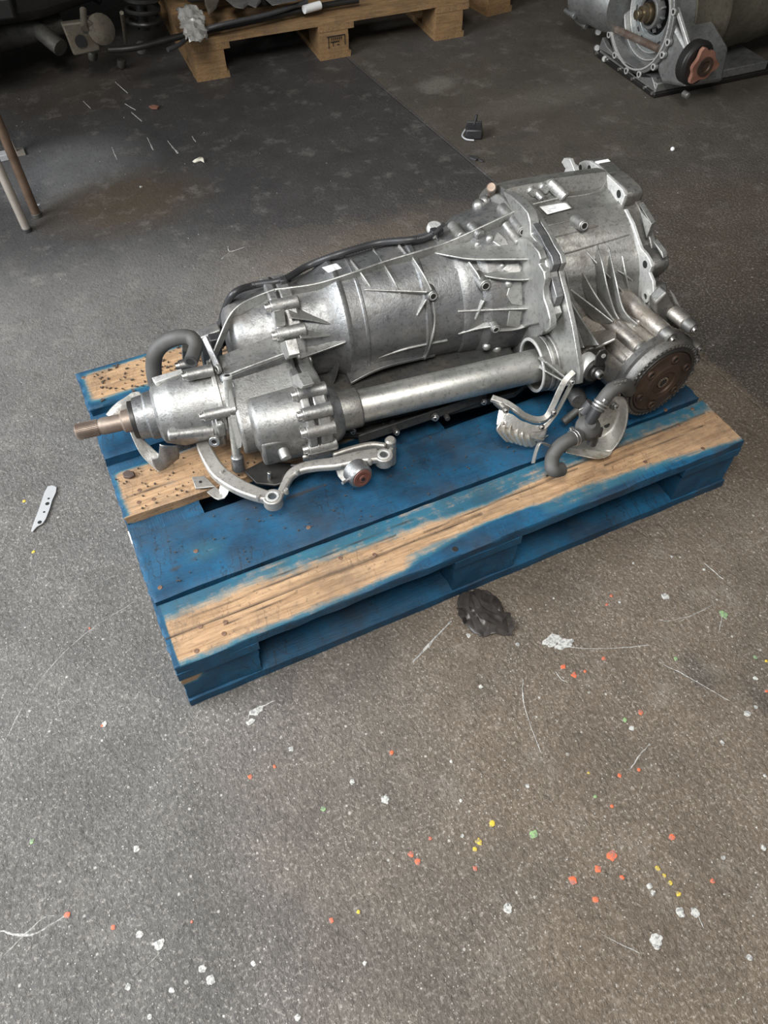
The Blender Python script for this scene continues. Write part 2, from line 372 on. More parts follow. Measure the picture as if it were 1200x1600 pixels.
# ------------------------------------------------------------------ painted wood
def wood_mat(name, lo=(0.25,0.145,0.072), hi=(0.52,0.34,0.195), blue_a=(0.001,0.030,0.068), blue_b=(0.002,0.082,0.175), axis='X', dirt=0.5):
    """weathered blue paint over blond wood; the point attribute 'wear' says how far the paint is gone"""
    t = NT(name); sc = (1, 14, 14) if axis == 'X' else (14, 1, 14)
    v = t.coord('Object', sc); o = t.coord('Object')
    grain = t.noise(v, 9, 6, 0.65, 0.4); gl = t.noise(v, 30, 4, 0.7)
    wood = t.mix(t.ramp(grain, [(0.3,0),(0.7,1)]), lo, hi)
    wood = t.mix(t.math('MULTIPLY', t.ramp(gl, [(0.30,1),(0.46,0)]), 0.6), wood, tuple(x*0.45 for x in lo))
    wood = t.mix(t.math('MULTIPLY', t.ramp(t.noise(o, 26, 6, 0.7), [(0.52,0),(0.70,1)]), dirt), wood, (0.13,0.095,0.065))
    pn = t.noise(o, 12, 6, 0.65)
    paint = t.mix(t.ramp(pn, [(0.35,0),(0.65,1)]), blue_a, blue_b)
    paint = t.mix(t.math('MULTIPLY', t.ramp(gl, [(0.28,1),(0.44,0)]), 0.5), paint, tuple(x*0.35 for x in blue_a))
    # fine cracks across and along the grain, dark dots of grime
    cx = t.coord('Object', (26, 5, 5) if axis == 'X' else (5, 26, 5)); wv = t.noise(o, 40, 3, 0.6)
    md = t.n('Mapping'); t.l(cx, md.inputs[0]); cmb = t.n('CombineXYZ'); t.l(wv, cmb.inputs[0]); t.l(wv, cmb.inputs[1]); t.l(cmb.outputs[0], md.inputs['Location'])
    ce = t.n('TexVoronoi', feature='DISTANCE_TO_EDGE'); ce.inputs['Scale'].default_value = 2.2; t.l(md.outputs[0], ce.inputs['Vector'])
    crk = t.math('MULTIPLY', t.ramp(ce.outputs['Distance'], [(0.0, 1), (0.035, 0)]), t.ramp(t.noise(o, 9, 4, 0.6), [(0.46, 0), (0.58, 1)]))
    paint = t.mix(t.math('MULTIPLY', crk, 0.85), paint, (0.004,0.008,0.012))
    wood = t.mix(t.math('MULTIPLY', crk, 0.45), wood, (0.06,0.035,0.02))
    dots = t.ramp(t.noise(o, 95, 4, 0.7), [(0.60, 0), (0.68, 1)])
    paint = t.mix(t.math('MULTIPLY', dots, 0.6), paint, (0.012,0.02,0.025))
    wood = t.mix(t.math('MULTIPLY', dots, 0.6), wood, (0.07,0.05,0.035))
    at_ = t.n('Attribute', attribute_name='wear')
    w = at_.outputs['Fac']
    fr = t.math('ADD', t.math('MULTIPLY', t.math('SUBTRACT', grain, 0.5), 0.55), t.math('MULTIPLY', t.math('SUBTRACT', t.noise(o, 55, 5, 0.7), 0.5), 0.7))
    ww = t.math('ADD', w, fr)
    # half worn paint goes pale turquoise
    paint = t.mix(t.math('MULTIPLY', t.math('SUBTRACT', w, 0.12), 2.0, clamp=True), paint, (0.040,0.165,0.215))
    k = t.ramp(ww, [(0.36,0),(0.78,1)])
    base = t.mix(k, paint, wood)
    ds = t.math('MULTIPLY', t.ramp(t.noise(o, 5, 6, 0.7), [(0.45,0),(0.72,1)]), 0.6)
    base = t.mix(ds, base, (0.045,0.045,0.045))
    cr = t.n('Attribute', attribute_name='crack')
    base = t.mix(cr.outputs['Fac'], base, (0.03,0.022,0.016))
    t.set(base=base, rough=t.math('ADD', 0.50, t.math('MULTIPLY', grain, 0.3)))
    t.bump(t.math('ADD', t.math('ADD', t.math('MULTIPLY', gl, 0.8), grain), t.math('MULTIPLY', k, -0.5)), 0.55, 0.0016)
    return t.m
M['wood'] = wood_mat('blue_painted_wood')
M['woodY'] = wood_mat('blue_painted_wood_cross', axis='Y')
def board(name, p, size, mat, parent, wear=None, cracks=(), res=0.006, seed=0, chip=0.003, zres=3):
    """plank with gridded skin; wear(x,y,z) 0..1 = bare wood; cracks = [(x0,y0,x1,y1,w,depth)] grooves in the top"""
    L, Wd, H = size; nx = max(2, int(L/res)); ny = max(3, int(Wd/res)); nz = zres
    bm = bmesh.new(); grid = {}
    wl = bm.verts.layers.float.new('wear'); cl = bm.verts.layers.float.new('crack')
    def V(i, j, k):
        key = (i, j, k)
        if key in grid: return grid[key]
        x = L*i/nx; y = Wd*j/ny; z = H*k/nz; w = 0.0
        X, Yy, Z = x, y, z
        # worn, chipped outline
        e = chip*(0.5+0.8*noise.noise((x*18+seed, z*30, 1.3)))
        if j == 0: Yy += max(0, e)
        if j == ny: Yy -= max(0, chip*(0.5+0.8*noise.noise((x*18+seed, z*30, 7.3))))
        if i == 0: X += max(0, chip*1.6*(0.4+noise.noise((y*60+seed, z*40, 2.3))))
        if i == nx: X -= max(0, chip*1.6*(0.4+noise.noise((y*60+seed, z*40, 5.3))))
        if k == nz and (j in (0, ny) or i in (0, nx)): Z -= chip*0.6
        ck = 0
        if k == nz:
            Z += 0.0006*fbm(x*3+seed, y*60, 0)
            for (x0, y0, x1, y1, cw, dp) in cracks:
                if x0 <= x <= x1:
                    yc = y0 + (y1-y0)*(x-x0)/(x1-x0) + 0.003*noise.noise((x*9, y0*50, 4))
                    d = abs(y-yc)
                    if d < cw: Z -= dp*(1-d/cw); ck = max(ck, 1-d/cw)
        v = bm.verts.new((X, Yy, Z)); v[wl] = wear(x, y, z) if wear else w; v[cl] = ck
        grid[key] = v; return v
    def quad(a, b, c, d):
        try: bm.faces.new((a, b, c, d))
        except ValueError: pass
    for i in range(nx):
        for j in range(ny):
            quad(V(i,j,nz), V(i+1,j,nz), V(i+1,j+1,nz), V(i,j+1,nz)); quad(V(i,j,0), V(i,j+1,0), V(i+1,j+1,0), V(i+1,j,0))
    for i in range(nx):
        for k in range(nz):
            quad(V(i,0,k), V(i+1,0,k), V(i+1,0,k+1), V(i,0,k+1)); quad(V(i,ny,k), V(i,ny,k+1), V(i+1,ny,k+1), V(i+1,ny,k))
    for j in range(ny):
        for k in range(nz):
            quad(V(0,j,k), V(0,j,k+1), V(0,j+1,k+1), V(0,j+1,k)); quad(V(nx,j,k), V(nx,j+1,k), V(nx,j+1,k+1), V(nx,j,k+1))
    me = bpy.data.meshes.new(name); bm.to_mesh(me); bm.free()
    o = finish(name, me, mat, parent, 0, 50); o.location = p; return o

pal = empty('wooden_pallet', (0,0,0), 0, 'weathered blue painted wooden pallet with bare worn planks under the large gearbox', 'pallet')
def sm(a, b, x): 
    t_ = max(0, min(1, (x-a)/(b-a))); return t_*t_*(3-2*t_)
def wear5(x, y, z):   # front plank: y=0 is its front edge
    c = 0.047 + 0.018*sm(0.2, 0.6, x) + 0.006*math.sin(x*9) - 0.004*sm(.6,.9,x)
    hw = 0.036 + 0.010*math.sin(x*5+1) - 0.008*math.exp(-((x-0.62)/0.1)**2)
    d = abs(y-c)/hw
    w = 0.95 - 0.62*sm(0.6, 1.5, d)
    w += 0.13*fbm(x*7, y*30, 1)
    if 0.42 < x < 0.74 and y < 0.05: w -= 0.5*sm(0.055, 0.035, y)*sm(.42,.47,x)*sm(.74,.70,x)
    if z < 0.019: w = 0.02 + 0.15*(fbm(x*30, z*200) > 0.35)
    w -= 0.25*sm(0.02,0.004,y)
    if x < 0.012: w = 0.1
    return max(0, min(1, w))
def wear4(x, y, z):
    w = 0.02 + 0.14*max(0, fbm(x*5, y*18, 5)) + 0.25*math.exp(-((x-0.12)/0.05)**2-((y-0.07)/0.03)**2)
    return max(0, min(1, w))
def wear3(x, y, z):
    w = 0.86*sm(0.0, 0.02, x)*sm(0.135, 0.112, y)*sm(0.62,0.40,x) + 0.12*fbm(x*8, y*30, 2)
    if y < 0.004 and z > 0.004: w = 1.0*sm(.5,.35,x)
    return max(0, min(1, w))
def wear2(x, y, z): return 0.04 + 0.08*max(0, fbm(x*9, y*9, 8))
def wear1(x, y, z):
    e = abs(y-0.072)/0.046
    return max(0, min(1, (0.92 - 0.8*sm(0.75, 1.25, e))*sm(0.0, 0.03, x)*sm(.75,.6,x) + 0.12*fbm(x*9, y*25, 3)))
def wearb(x, y, z): return 0.03
TOP = 0.122
board('deck_plank', (0,0,TOP), (1.2,0.134,0.022), M['wood'], pal, wear5,
      [(0.0,0.062,0.62,0.066,0.0035,0.004), (0.05,0.085,0.45,0.092,0.0022,0.002), (0.5,0.075,0.85,0.085,0.0025,0.002), (0.78,0.095,1.18,0.100,0.003,0.003),
       (0.10,0.045,0.24,0.052,0.002,0.001), (0.2,0.10,0.5,0.112,0.002,0.0015), (0.9,0.07,1.15,0.072,0.002,0.0015)], 0.0032, 1)['label'] = 'front plank with a bare blond band worn through the blue paint'
board('deck_plank', (0,0.140,TOP), (1.2,0.158,0.022), M['wood'], pal, wear4, [(0.02,0.05,0.10,0.06,0.002,0.001),(0.3,0.12,0.5,0.13,0.002,0.001)], 0.006, 2)['label'] = 'dark blue painted plank'
board('deck_plank', (0,0.347,TOP), (1.2,0.127,0.022), M['wood'], pal, wear3, [(0.02,0.05,0.3,0.055,0.002,0.001)], 0.005, 3)['label'] = 'bare dirty blond plank with a fresh split edge'
board('deck_plank', (0,0.514,TOP), (1.2,0.136,0.022), M['wood'], pal, wear2, [], 0.008, 4)['label'] = 'bright blue plank'
board('deck_plank', (0,0.669,TOP), (1.2,0.136,0.022), M['wood'], pal, wear1, [(0.02,0.06,0.4,0.062,0.002,0.001)], 0.006, 5, 0.006)['label'] = 'bare blond plank with blue edges'
for x in (0, 0.5275, 1.055):
    board('cross_board', (x,0,0.100), (0.145,0.805,0.022), M['woodY'], pal, wearb, [], 0.02, 6, 0.001)
for i, x in enumerate((0, 0.527, 1.055)):
    for j, y in enumerate((0.0, 0.35, 0.66)):
        board('block', (x+0.002,y+0.003,0.022), (0.141,0.139,0.078), M['wood'], pal, lambda a,b,c,i=i,j=j: 0.95*sm(.05,.02,a)*sm(.045,.062,c+.006*noise.noise((a*90,b*90,1)))*sm(.05,.03,b) if (i==0 and j==0) else 0.03, [], 0.012, 7+i*3+j, 0.003, 5)
for y, w in ((0.0,0.10), (0.352,0.10), (0.70,0.10)):
    board('bottom_board', (0,y,0.0), (1.2,w,0.022), M['wood'], pal, wearb, [], 0.02, 20+y, 0.002)
lb = MB().box((-.0012,.304,.050),(.0012,.336,.119)).build('paper_label', M['label'], pal); lb['label'] = 'small white printed label on the pallet end'
MB().box((-.0016,.309,.060),(-.0010,.314,.110)).box((-.0016,.320,.060),(-.0010,.324,.100)).build('label_print', M['print'], lb)
nail = MB().lathe((0,0,-0.004), (0,0,1), [(0,0.0035),(0.004,0.0045),(0.0048,0.004)], 12)
M['nail'] = mat_rust('rusty_nail', (0.16,0.09,0.06), (0.34,0.22,0.16), 0.6, 0.6)
n0 = None
def nail_at(px, py):
    global n0
    p = at(px, py, Z=0.1442)
    if n0 is None: n0 = nail.build('nail', M['nail'], pal); n0.location = p
    else: clone(n0, pal, Matrix.Translation(p))
for q in [(352,972),(307,1017),(350,990),(313,979),(532,872),(585,867),(306,861),(250,918),(482,824),(240,780),(217,785),(218,766),(1098,701),(1060,664),(1008,722),(1040,640),(1082,639),(130,590)]: nail_at(*q)
kh = MB().lathe((0,0,0), (0,0,1), [(0,0.006),(0.0004,0.0055)], 14).build('knot_hole', M['hole'], pal); kh.location = at(711, 858, Z=0.1441)

# ------------------------------------------------------------------ the large gearbox on the pallet
GF = Matrix.Translation((0, 0.44, 0)) @ Matrix.Rotation(math.radians(-7), 4, 'Z')   # X along the shaft, Y away from the camera
GB = Vector((0.52, 0.10, 0.144))
gb = empty('gearbox', GF @ GB, math.radians(-7),
           'large grey cast aluminium gearbox on the blue pallet, with splined shaft and side tube', 'gearbox')
def g(px, py, X=None, Y=None, Z=None): return at(px, py, X, Y, Z, GF)
PROF = [  # X, centre Y, centre Z, radius
 (0.284,0.172,0.286,0.030),(0.287,0.172,0.286,0.058),(0.293,0.172,0.286,0.074),(0.303,0.172,0.286,0.085),(0.320,0.172,0.286,0.090),(0.345,0.172,0.286,0.092),
 (0.410,0.172,0.287,0.098),(0.470,0.172,0.289,0.102),(0.485,0.172,0.290,0.105),(0.506,0.172,0.290,0.117),(0.511,0.172,0.290,0.1205),(0.517,0.172,0.290,0.1205),(0.522,0.172,0.290,0.1175),
 (0.546,0.173,0.291,0.1185),(0.548,0.173,0.291,0.120),(0.552,0.173,0.291,0.120),(0.554,0.173,0.291,0.1185),
 (0.668,0.174,0.295,0.1245),(0.671,0.174,0.295,0.129),(0.679,0.174,0.295,0.129),(0.683,0.174,0.295,0.1245),
 (0.748,0.174,0.298,0.1275),(0.752,0.174,0.298,0.1305),(0.772,0.174,0.299,0.1325),(0.788,0.175,0.300,0.1345),(0.800,0.175,0.301,0.144),
 (0.830,0.175,0.304,0.148),(0.870,0.175,0.308,0.152),(0.900,0.170,0.311,0.155),(0.930,0.163,0.312,0.159),(1.000,0.147,0.312,0.165),(1.090,0.128,0.312,0.171)]
def prof(x):
    return lerpt(PROF, x, 1), lerpt(PROF, x, 2), lerpt(PROF, x, 3)
def bb(x, a):
    d = math.degrees(a) % 360
    e = 0.0
    e += 0.030*sm(5, 40, d)*sm(83, 80, d)
    # raised band between the two long steps on the upper front
    if 0 < d < 360:
        e += 0.0035*(sm(98, 100, d)*sm(128, 126, d)) + 0.003*(sm(134, 136, d)*sm(152, 150, d))
        e += 0.004*sm(66, 70, d)*sm(92, 88, d)*sm(0.96,0.97,x)
    return e
def gs(px, py, h=0.0):
    """first point of the main case skin, raised by h, on the line of sight through a photo pixel"""
    inv = GF.inverted(); d = (inv.to_3x3() @ cray(px, py)).normalized(); c = inv @ CAMP
    t = 0.6; step = 0.002; best = None
    while t < 2.4:
        q = c + d*t
        if q.x > 0.284:
            yc, zc, r = prof(q.x); D = math.hypot(q.y-yc, q.z-zc) - r - h - (bb(q.x, math.atan2(q.z-zc, q.y-yc)) if q.x > .885 else 0)
            if D <= 0: return q
            if best is None or D < best[0]: best = (D, q.copy())
        t += step
    q = best[1]; yc, zc, r = prof(q.x); n = Vector((0, q.y-yc, q.z-zc)).normalized()
    return Vector((q.x, yc, zc)) + n*(r+h)
def gn(q):
    yc, zc, r = prof(q.x); return Vector((0, q.y-yc, q.z-zc)).normalized()
def body(name, x0, x1, mat, k=96, flat=None, x_extra=(), bumps=None):
    """lathe-like casting skin following PROF between x0 and x1"""
    xs = sorted({x0, x1} | {p[0] for p in PROF if x0 < p[0] < x1} | {x0+(x1-x0)*i/24 for i in range(25)})
    v = []; f = []
    for x in xs:
        yc, zc, r = prof(x)
        for i in range(k):
            a = 2*PI*i/k; rr = r + (bumps(x, a) if bumps else 0)
            y = yc + rr*math.cos(a); z = zc + rr*math.sin(a)
            if flat is not None: z = max(z, flat)
            v.append((x, y, z))
    for i in range(len(xs)-1):
        for j in range(k):
            j2 = (j+1) % k; f.append((i*k+j, i*k+j2, (i+1)*k+j2, (i+1)*k+j))
    f.append(tuple(range(k))[::-1]); f.append(tuple((len(xs)-1)*k+j for j in range(k)))
    return mesh_obj(name, v, f, mat, gb, 0, 32)
body('rear_cover', 0.284, 0.398, M['case'])
def cb(x, a):   # slight flats and waviness of the casting
    return 0.0006*noise.noise((x*22, math.cos(a)*3, math.sin(a)*3))
body('main_case', 0.397, 0.885, M['case'], 112, 0.16, bumps=cb)
body('bell_housing', 0.885, 1.0815, M['bell'], 144, 0.150, bumps=bb)

# spine, ribs and fins
def rib(name, px, hs, mat=None, t=0.004, parent=gb, down=None, deep=0.008, pts=None):
    """thin cast web; px = its crest in the photo, hs = crest height over the case skin"""
    K = pts or [gs(x, y, h) for (x, y), h in zip(px, hs)]
    K = spline(K, 5); v = []; f = []
    hh = [hs[0] + 0]*len(K)
    for i, q in enumerate(K):
        s_ = i/(len(K)-1)*(len(hs)-1); a = int(min(s_, len(hs)-2)); h = hs[a] + (hs[a+1]-hs[a])*(s_-a)
        n = gn(q) if down is None else -Vector(down).normalized()
        tg = (K[min(i+1, len(K)-1)] - K[max(i-1, 0)]).normalized(); sd = tg.cross(n).normalized()
        b = q - n*(h + deep)
        v += [b - sd*t*1.1, q - sd*t*0.42, q + sd*t*0.42, b + sd*t*1.1]
    for i in range(len(K)-1):
        for k in range(4): f.append((i*4+k, i*4+(k+1) % 4, (i+1)*4+(k+1) % 4, (i+1)*4+k))
    f.append((0,1,2,3)); f.append(tuple((len(K)-1)*4+k for k in range(4))[::-1])
    return mesh_obj(name, v, f, mat or M['edge'], parent, 0.0012, 40, 2)
rib('spine', [(430,451),(491,443),(545,427),(600,408),(650,393),(700,377),(760,350),(800,331),(832,316)], [0.020,0.017,0.015,0.013,0.013,0.016,0.018,0.02,0.018], t=0.0048)
for c, h in (([(548,405),(563,424),(580,449)],[.004,.010,.003]), ([(583,388),(610,428),(629,466)],[.004,.010,.003]), ([(623,381),(640,402)],[.006,.009]),
             ([(645,401),(662,428),(676,456)],[.011,.013,.016]), ([(570,452),(620,454),(668,456)],[.003,.009,.015]), ([(667,468),(660,480),(652,494)],[.016,.010,.002]),
             ([(677,472),(680,500),(676,530),(664,562)],[.007,.005,.005,.004]),
             ([(716,487),(760,485),(849,482)],[.003,.008,.016]), ([(716,523),(745,515),(768,511)],[.002,.006,.012]), ([(778,518),(810,515),(843,502)],[.008,.007,.012]),
             ([(757,470),(750,485),(743,500)],[.012,.006,.002]), ([(733,408),(745,425),(752,438)],[.010,.014,.018]), ([(808,330),(815,345),(820,356)],[.014,.014,.014]),
             ([(592,560),(640,545),(700,533)],[.002,.004,.004])):
    rib('rib', c, h)
# shelf-like gussets standing out towards the camera
def gusset(crest, name='gusset', depth=0.035, t=0.0035, mat=None, dirv=(0,1,0)):
    """horizontal triangular plate: crest = front edge (px, py, height over skin)"""
    K = spline([gs(x, y, h) for x, y, h in crest], 5); v = []; f = []
    D = Vector(dirv).normalized()
    for q in K:
        yc, zc, r = prof(q.x); up = Vector((0,0,1))
        b = q + D*depth
        v += [q - up*t/2, q + up*t/2, b + up*t/2, b - up*t/2]
    for i in range(len(K)-1):
        for k in range(4): f.append((i*4+k, i*4+(k+1) % 4, (i+1)*4+(k+1) % 4, (i+1)*4+k))
    f.append((0,1,2,3)); f.append(tuple((len(K)-1)*4+k for k in range(4))[::-1])
    return mesh_obj(name, v, f, mat or M['edge'], gb, 0.001, 40, 2)
gusset([(679,396,.001),(705,401,.012),(740,406,.022),(800,406,.030),(842,406,.034)], depth=0.06)
gusset([(752,431,.008),(780,436,.018),(815,438,.024),(847,435,.026)], depth=0.05)
gusset([(455,497,.030),(485,501,.016),(516,507,.002)], depth=0.05)
gusset([(470,529,.030),(495,527,.014),(517,524,.002)], depth=0.04)
gusset([(470,560,.030),(500,550,.018),(541,535,.003)], depth=0.05)
gusset([(548,600,.030),(600,575,.018),(680,556,.004)], depth=0.05, t=0.006, mat=M['case'])
gusset([(500,628,.034),(520,600,.03),(530,571,.016)], depth=0.04, mat=M['case'])

# threaded bosses that point towards the camera side
def boss(px, py, h, L, r, hr=0.55, name='boss', d=(0,-1,0), mat=None, end=None):
    e = end if end is not None else gs(px, py, h); d = Vector(d).normalized()
    o = MB().lathe(e - d*L, d, [(0, r*1.35), (L*0.55, r*1.05), (L-0.0015, r), (L, r-0.0012)], 22).build(name, mat or M['cast'], gb)
    MB().ring(e, d, r*hr, r*hr+0.0014, -0.0005, 0.0012, 20).build('bore_rim', M['machined'], o)
    MB().lathe(e, d, [(-0.001, r*hr), (0.0006, r*hr)], 20).build('bore', M['hole'], o)
    return o
boss(677, 463, .017, .030, .0105, d=(0,-1,.15))
boss(759, 447, .022, .046, .0120, d=(0,-1,.1))
boss(775, 515, .014, .030, .0095)
boss(817, 362, .018, .060, .0105)
boss(913, 353, .020, .034, .0105, d=(0,-1,.25))
for q in ((720,352,.012),(742,362,.006)): pass
def knob(px, py, r=.0085, h=0.0, name='casting_knob'):
    q = gs(px, py, h); MB().ball((0,0,0), r).build(name, M['edge'], gb).location = q
for q in ((765,373,.008),(826,391,.012),(840,425,.011),(844,471,.010),(837,506,.010),(785,415,.006),(795,443,.009),(746,382,.006),(776,545,.010),(760,541,.009)): knob(*q)
for a, b, r in (((735,352),(752,369),.011),((783,325),(800,341),.012),((801,315),(816,330),.009),((742,375),(742,375),.005),((789,350),(812,380),.009)):
    if a != b: MB().cyl(gs(*a, .004), gs(*b, .006), r, ch=.002).build('cast_rod', M['cast'], gb)
# cross lumps behind the spine
for a, b, r in (((706,352),(722,371),.010),((672,357),(678,369),.006)):
    MB().cyl(gs(*a, .004), gs(*b, .010), r, ch=.002).build('cast_rod', M['edge'], gb)
# raised pads in front of the big flange
for poly in ([(777,361),(790,372),(803,397),(790,391),(770,377)], [(792,412),(811,410),(816,430),(803,430),(786,421)], [(798,440),(815,440),(817,478),(800,475),(792,462)], [(796,486),(816,486),(812,512),(792,510)]):
    K = [gs(x, y, .004) for x, y in poly]; c = sum(K, Vector())/len(K)
    MB().prism(K, -gn(c)*0.01).build('raised_pad', M['edge'], gb, .0015)

# ---- flanges: outlines taken in the plane of the joint
def circ(yc, zc, r, a0, a1, n):
    return [(yc + r*math.cos(math.radians(a0+(a1-a0)*i/n)), zc + r*math.sin(math.radians(a0+(a1-a0)*i/n))) for i in range(n+1)]
def plate(name, X0, X1, yz, mat, bevel=.0015, hole=None):
    return MB().prism([(X0, y, z) for y, z in yz], (X1-X0, 0, 0)).build(name, mat, gb, bevel, 40)
def yz(pxs, X): return [(q.y, q.z) for q in (g(x, y, X=X) for x, y in pxs)]
# big middle flange: left leaf with scalloped edge (case side), right leaf (bell side), a dark joint between them
XB = 0.898
low = [(-0.050,0.175),(0.0,0.158),(0.10,0.152),(0.20,0.152)]
back = circ(0.175, 0.312, 0.166, -70, 95, 14)
F1 = [(785,299),(797,305),(812,318),(824,332),(828,348),(829,366),(843,384),(850,400),(855,420),(858,436),(854,448),(857,468),(864,492),(868,520),(872,548),(880,575),(886,600)]
leafA = yz(F1[:-4], 0.877) + [(-.035,.315),(.02,.25),(.04,.19)]
lowA = [(0.06,0.158),(0.10,0.152),(0.20,0.152)]
plate('case_flange', 0.877, XB-0.0012, leafA + lowA + back, M['edge'], .0018)
F2 = [(792,293),(806,304),(822,318),(836,333),(845,349),(856,366),(864,382),(874,398),(877,412),(872,424),(876,440),(882,462),(888,488),(893,510),(899,545),(905,580),(903,600)]
leafB = yz(F2, XB)
plate('flange_skirt', 0.882, XB-0.0010, yz(F2[:-5], XB) + [(-.04,.325),(.02,.26),(.04,.19)] + lowA + back, M['case'], .001)
plate('bell_flange', XB+0.0012, XB+0.011, leafB + low + back, M['edge'], .0012)
plate('gasket', XB-0.0016, XB+0.0016, [(y+0.003, z-0.003) for y, z in yz(F2[:-5], XB)] + [(.02,.26),(.04,.19)] + lowA + back, M['dark'], 0)
# scalloped front lip with bolt ears, standing on the case
lip = [(823,372),(832,380),(843,394),(846,405),(843,412),(851,424),(853,437),(850,450),(851,466),(856,480),(861,500),(861,512),(853,519),(846,515),(843,505)]
lipc = yz(lip, 0.868)
plate('front_lip', 0.866, 0.880, lipc + circ(0.175,0.31,0.13,200,110,6), M['edge'], .002)

# bell mouth flange with bolt ears and thick blocks behind them
XE = 1.082
ears = [(882,262),(877,253),(881,247),(888,247),(894,256),(903,262),(905,254),(912,251),(922,252),(932,258),(947,272),(960,284),(972,296),(976,306),(972,318),(968,330),(976,327),(988,350),(995,372),(1001,388),(1009,397),(1015,407),(1018,417),(1014,426),(1020,440),(1021,460),(1022,470)]
ey = yz(ears, XE)
lowr = [(-0.09,0.26),(-0.08,0.20),(-0.02,0.152),(0.10,0.150),(0.25,0.150)]
bk = circ(0.13, 0.315, 0.180, -45, 50, 10)
plate('mouth_flange', XE, XE+0.007, ey + lowr + bk, M['machined'], .0012)
def block(pxs, X0, X1, name='flange_block', mat=None):
    y = yz(pxs, XE); return plate(name, X0, X1, y, mat or M['bell'], .005)
block([(903,262),(905,254),(912,251),(922,252),(932,258),(946,272),(950,300),(925,300)], XE+.004, 1.124)
block([(944,271),(960,284),(972,296),(976,306),(972,318),(964,332),(945,300)], XE+.004, 1.126)
block([(986,378),(993,390),(1004,398),(1015,407),(1018,417),(1014,427),(1000,440),(984,420)], XE+.004, 1.124)
block([(1002,452),(1010,442),(1020,448),(1021,466),(1014,480),(1000,474)], XE+.004, 1.115)
block([(966,330),(976,350),(985,368),(984,390),(960,360),(950,330)], XE+.004, 1.100)
rim = MB()
rim.ring((1.112, 0.130, 0.316), (1,0,0), 0.155, 0.1725, 0, 0.012, 72)
rim.ring((XE, 0.130, 0.316), (1,0,0), 0.150, 0.163, 0, 0.040, 72)
rim.build('mouth_rim', M['bell'], gb, .0015)
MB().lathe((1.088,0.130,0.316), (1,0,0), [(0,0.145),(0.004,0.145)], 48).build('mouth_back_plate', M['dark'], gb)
# triangular stiffeners between the blocks
for tri in ([(1000,330),(1018,350),(1010,372)], [(998,318),(1012,342),(1018,350)], [(1020,376),(1034,394),(1036,404)]):
    K = [g(x, y, X=1.10) for x, y in tri]; MB().prism(K, (0.012,0.004,0)).build('stiffener', M['edge'], gb, .001)
def ear_hole(px, py, r, ring_=0, X=XE):
    c = g(px, py, X=X)
    o = MB().lathe(c, (-1,0,0), [(-.002, r), (0.0008, r)], 22).build('bolt_hole', M['hole'], gb)
    if ring_: MB().ring(c, (-1,0,0), r, r+ring_, -.002, .003, 24).build('bolt_seat', M['machined'], gb)
ear_hole(967, 303, .0075); ear_hole(966, 317, .003); ear_hole(907, 262, .0062); ear_hole(921, 263, .0062); ear_hole(1008, 413, .0072); ear_hole(992, 405, .0025)
ear_hole(1010, 463, .006, .006, XE-.002)

# ---- rear joint (left): cover flange and case flange with bolt ears, wavy seam
XS = 0.397
S1 = [(403,462),(418,455),(430,458),(432,470),(430,482),(440,492),(444,503),(441,516),(452,528),(458,540),(458,552),(468,562),(474,572),(473,584),(480,596),(487,610),(488,622),(487,634),(492,648),(495,664),(493,678),(490,690),(486,702),(478,712),(470,716)]
def XJ(py): return 0.387 + 0.019*max(0, min(1, (py-458)/230))
XJ0 = 0.398
OUT = [(.160,.398),(.151,.400),(.134,.397),(.120,.391),(.108,.380),(.096,.371),(.086,.363),(.080,.356),(.072,.340),(.064,.326),(.058,.312),(.040,.310),(.015,.316),(-.008,.324),(-.029,.326),
       (-.052,.331),(-.066,.330),(-.076,.318),(-.088,.314),(-.101,.309),(-.106,.296),(-.116,.286),(-.120,.272),(-.114,.256),(-.117,.240),(-.112,.222),(-.100,.208),(-.102,.194),(-.085,.184)]
s1 = [Vector((XJ0, y, z)) for y, z in OUT]
lows = [Vector((XJ0,-0.045,0.178)), Vector((XJ0,0.02,0.168)), Vector((XJ0,0.10,0.165)), Vector((XJ0,0.20,0.175))]
bks = [Vector((XJ0, y, z)) for y, z in circ(0.172, 0.287, 0.110, -40, 80, 9)]
J1 = s1 + lows + bks
MB().prism([p + Vector((.0010,0,0)) for p in J1], (.029,0,0)).build('case_rear_flange', M['cast'], gb, .005)
MB().prism([p - Vector((.0010,0,0)) for p in J1], (-.019,0,0)).build('cover_flange', M['cast'], gb, .004)
MB().prism([p + Vector((-.0014,0,0)) for p in J1], (.0028,0,0)).build('rear_gasket', M['dark'], gb, 0)
bolt_proto = None
def bolt(px, py, X, r=.0075, name='bolt', d=(-1,0,0), parent=gb, pos=None, ax=None):
    """flanged bolt head with a socket, axis along -X"""
    global bolt_proto
    p = pos if pos is not None else g(px, py, X=X)
    if bolt_proto is None:
        bolt_proto = MB().lathe((0,0,0), (0,0,1), [(0,1.15),(0.25,1.15),(0.3,0.85),(0.95,0.8),(1.05,0.7)], 20).build('bolt', M['steel'], parent, 0, 40)
        bolt_proto['label'] = 'steel flange bolt'
        MB().lathe((0,0,1.045), (0,0,1), [(0,0.42),(0.02,0.42)], 8).build('socket', M['hole'], bolt_proto)
        o = bolt_proto
    else:
        o = bolt_proto.copy(); C.objects.link(o); o.parent = parent
        for ch in bolt_proto.children:
            c2 = ch.copy(); C.objects.link(c2); c2.parent = o
        if 'label' in o: del o['label']
    q = Vector(d).to_track_quat('Z', 'Y')
    o.location = p; o.rotation_mode = 'QUATERNION'; o.rotation_quaternion = q; o.scale = (r, r, r)
    return o
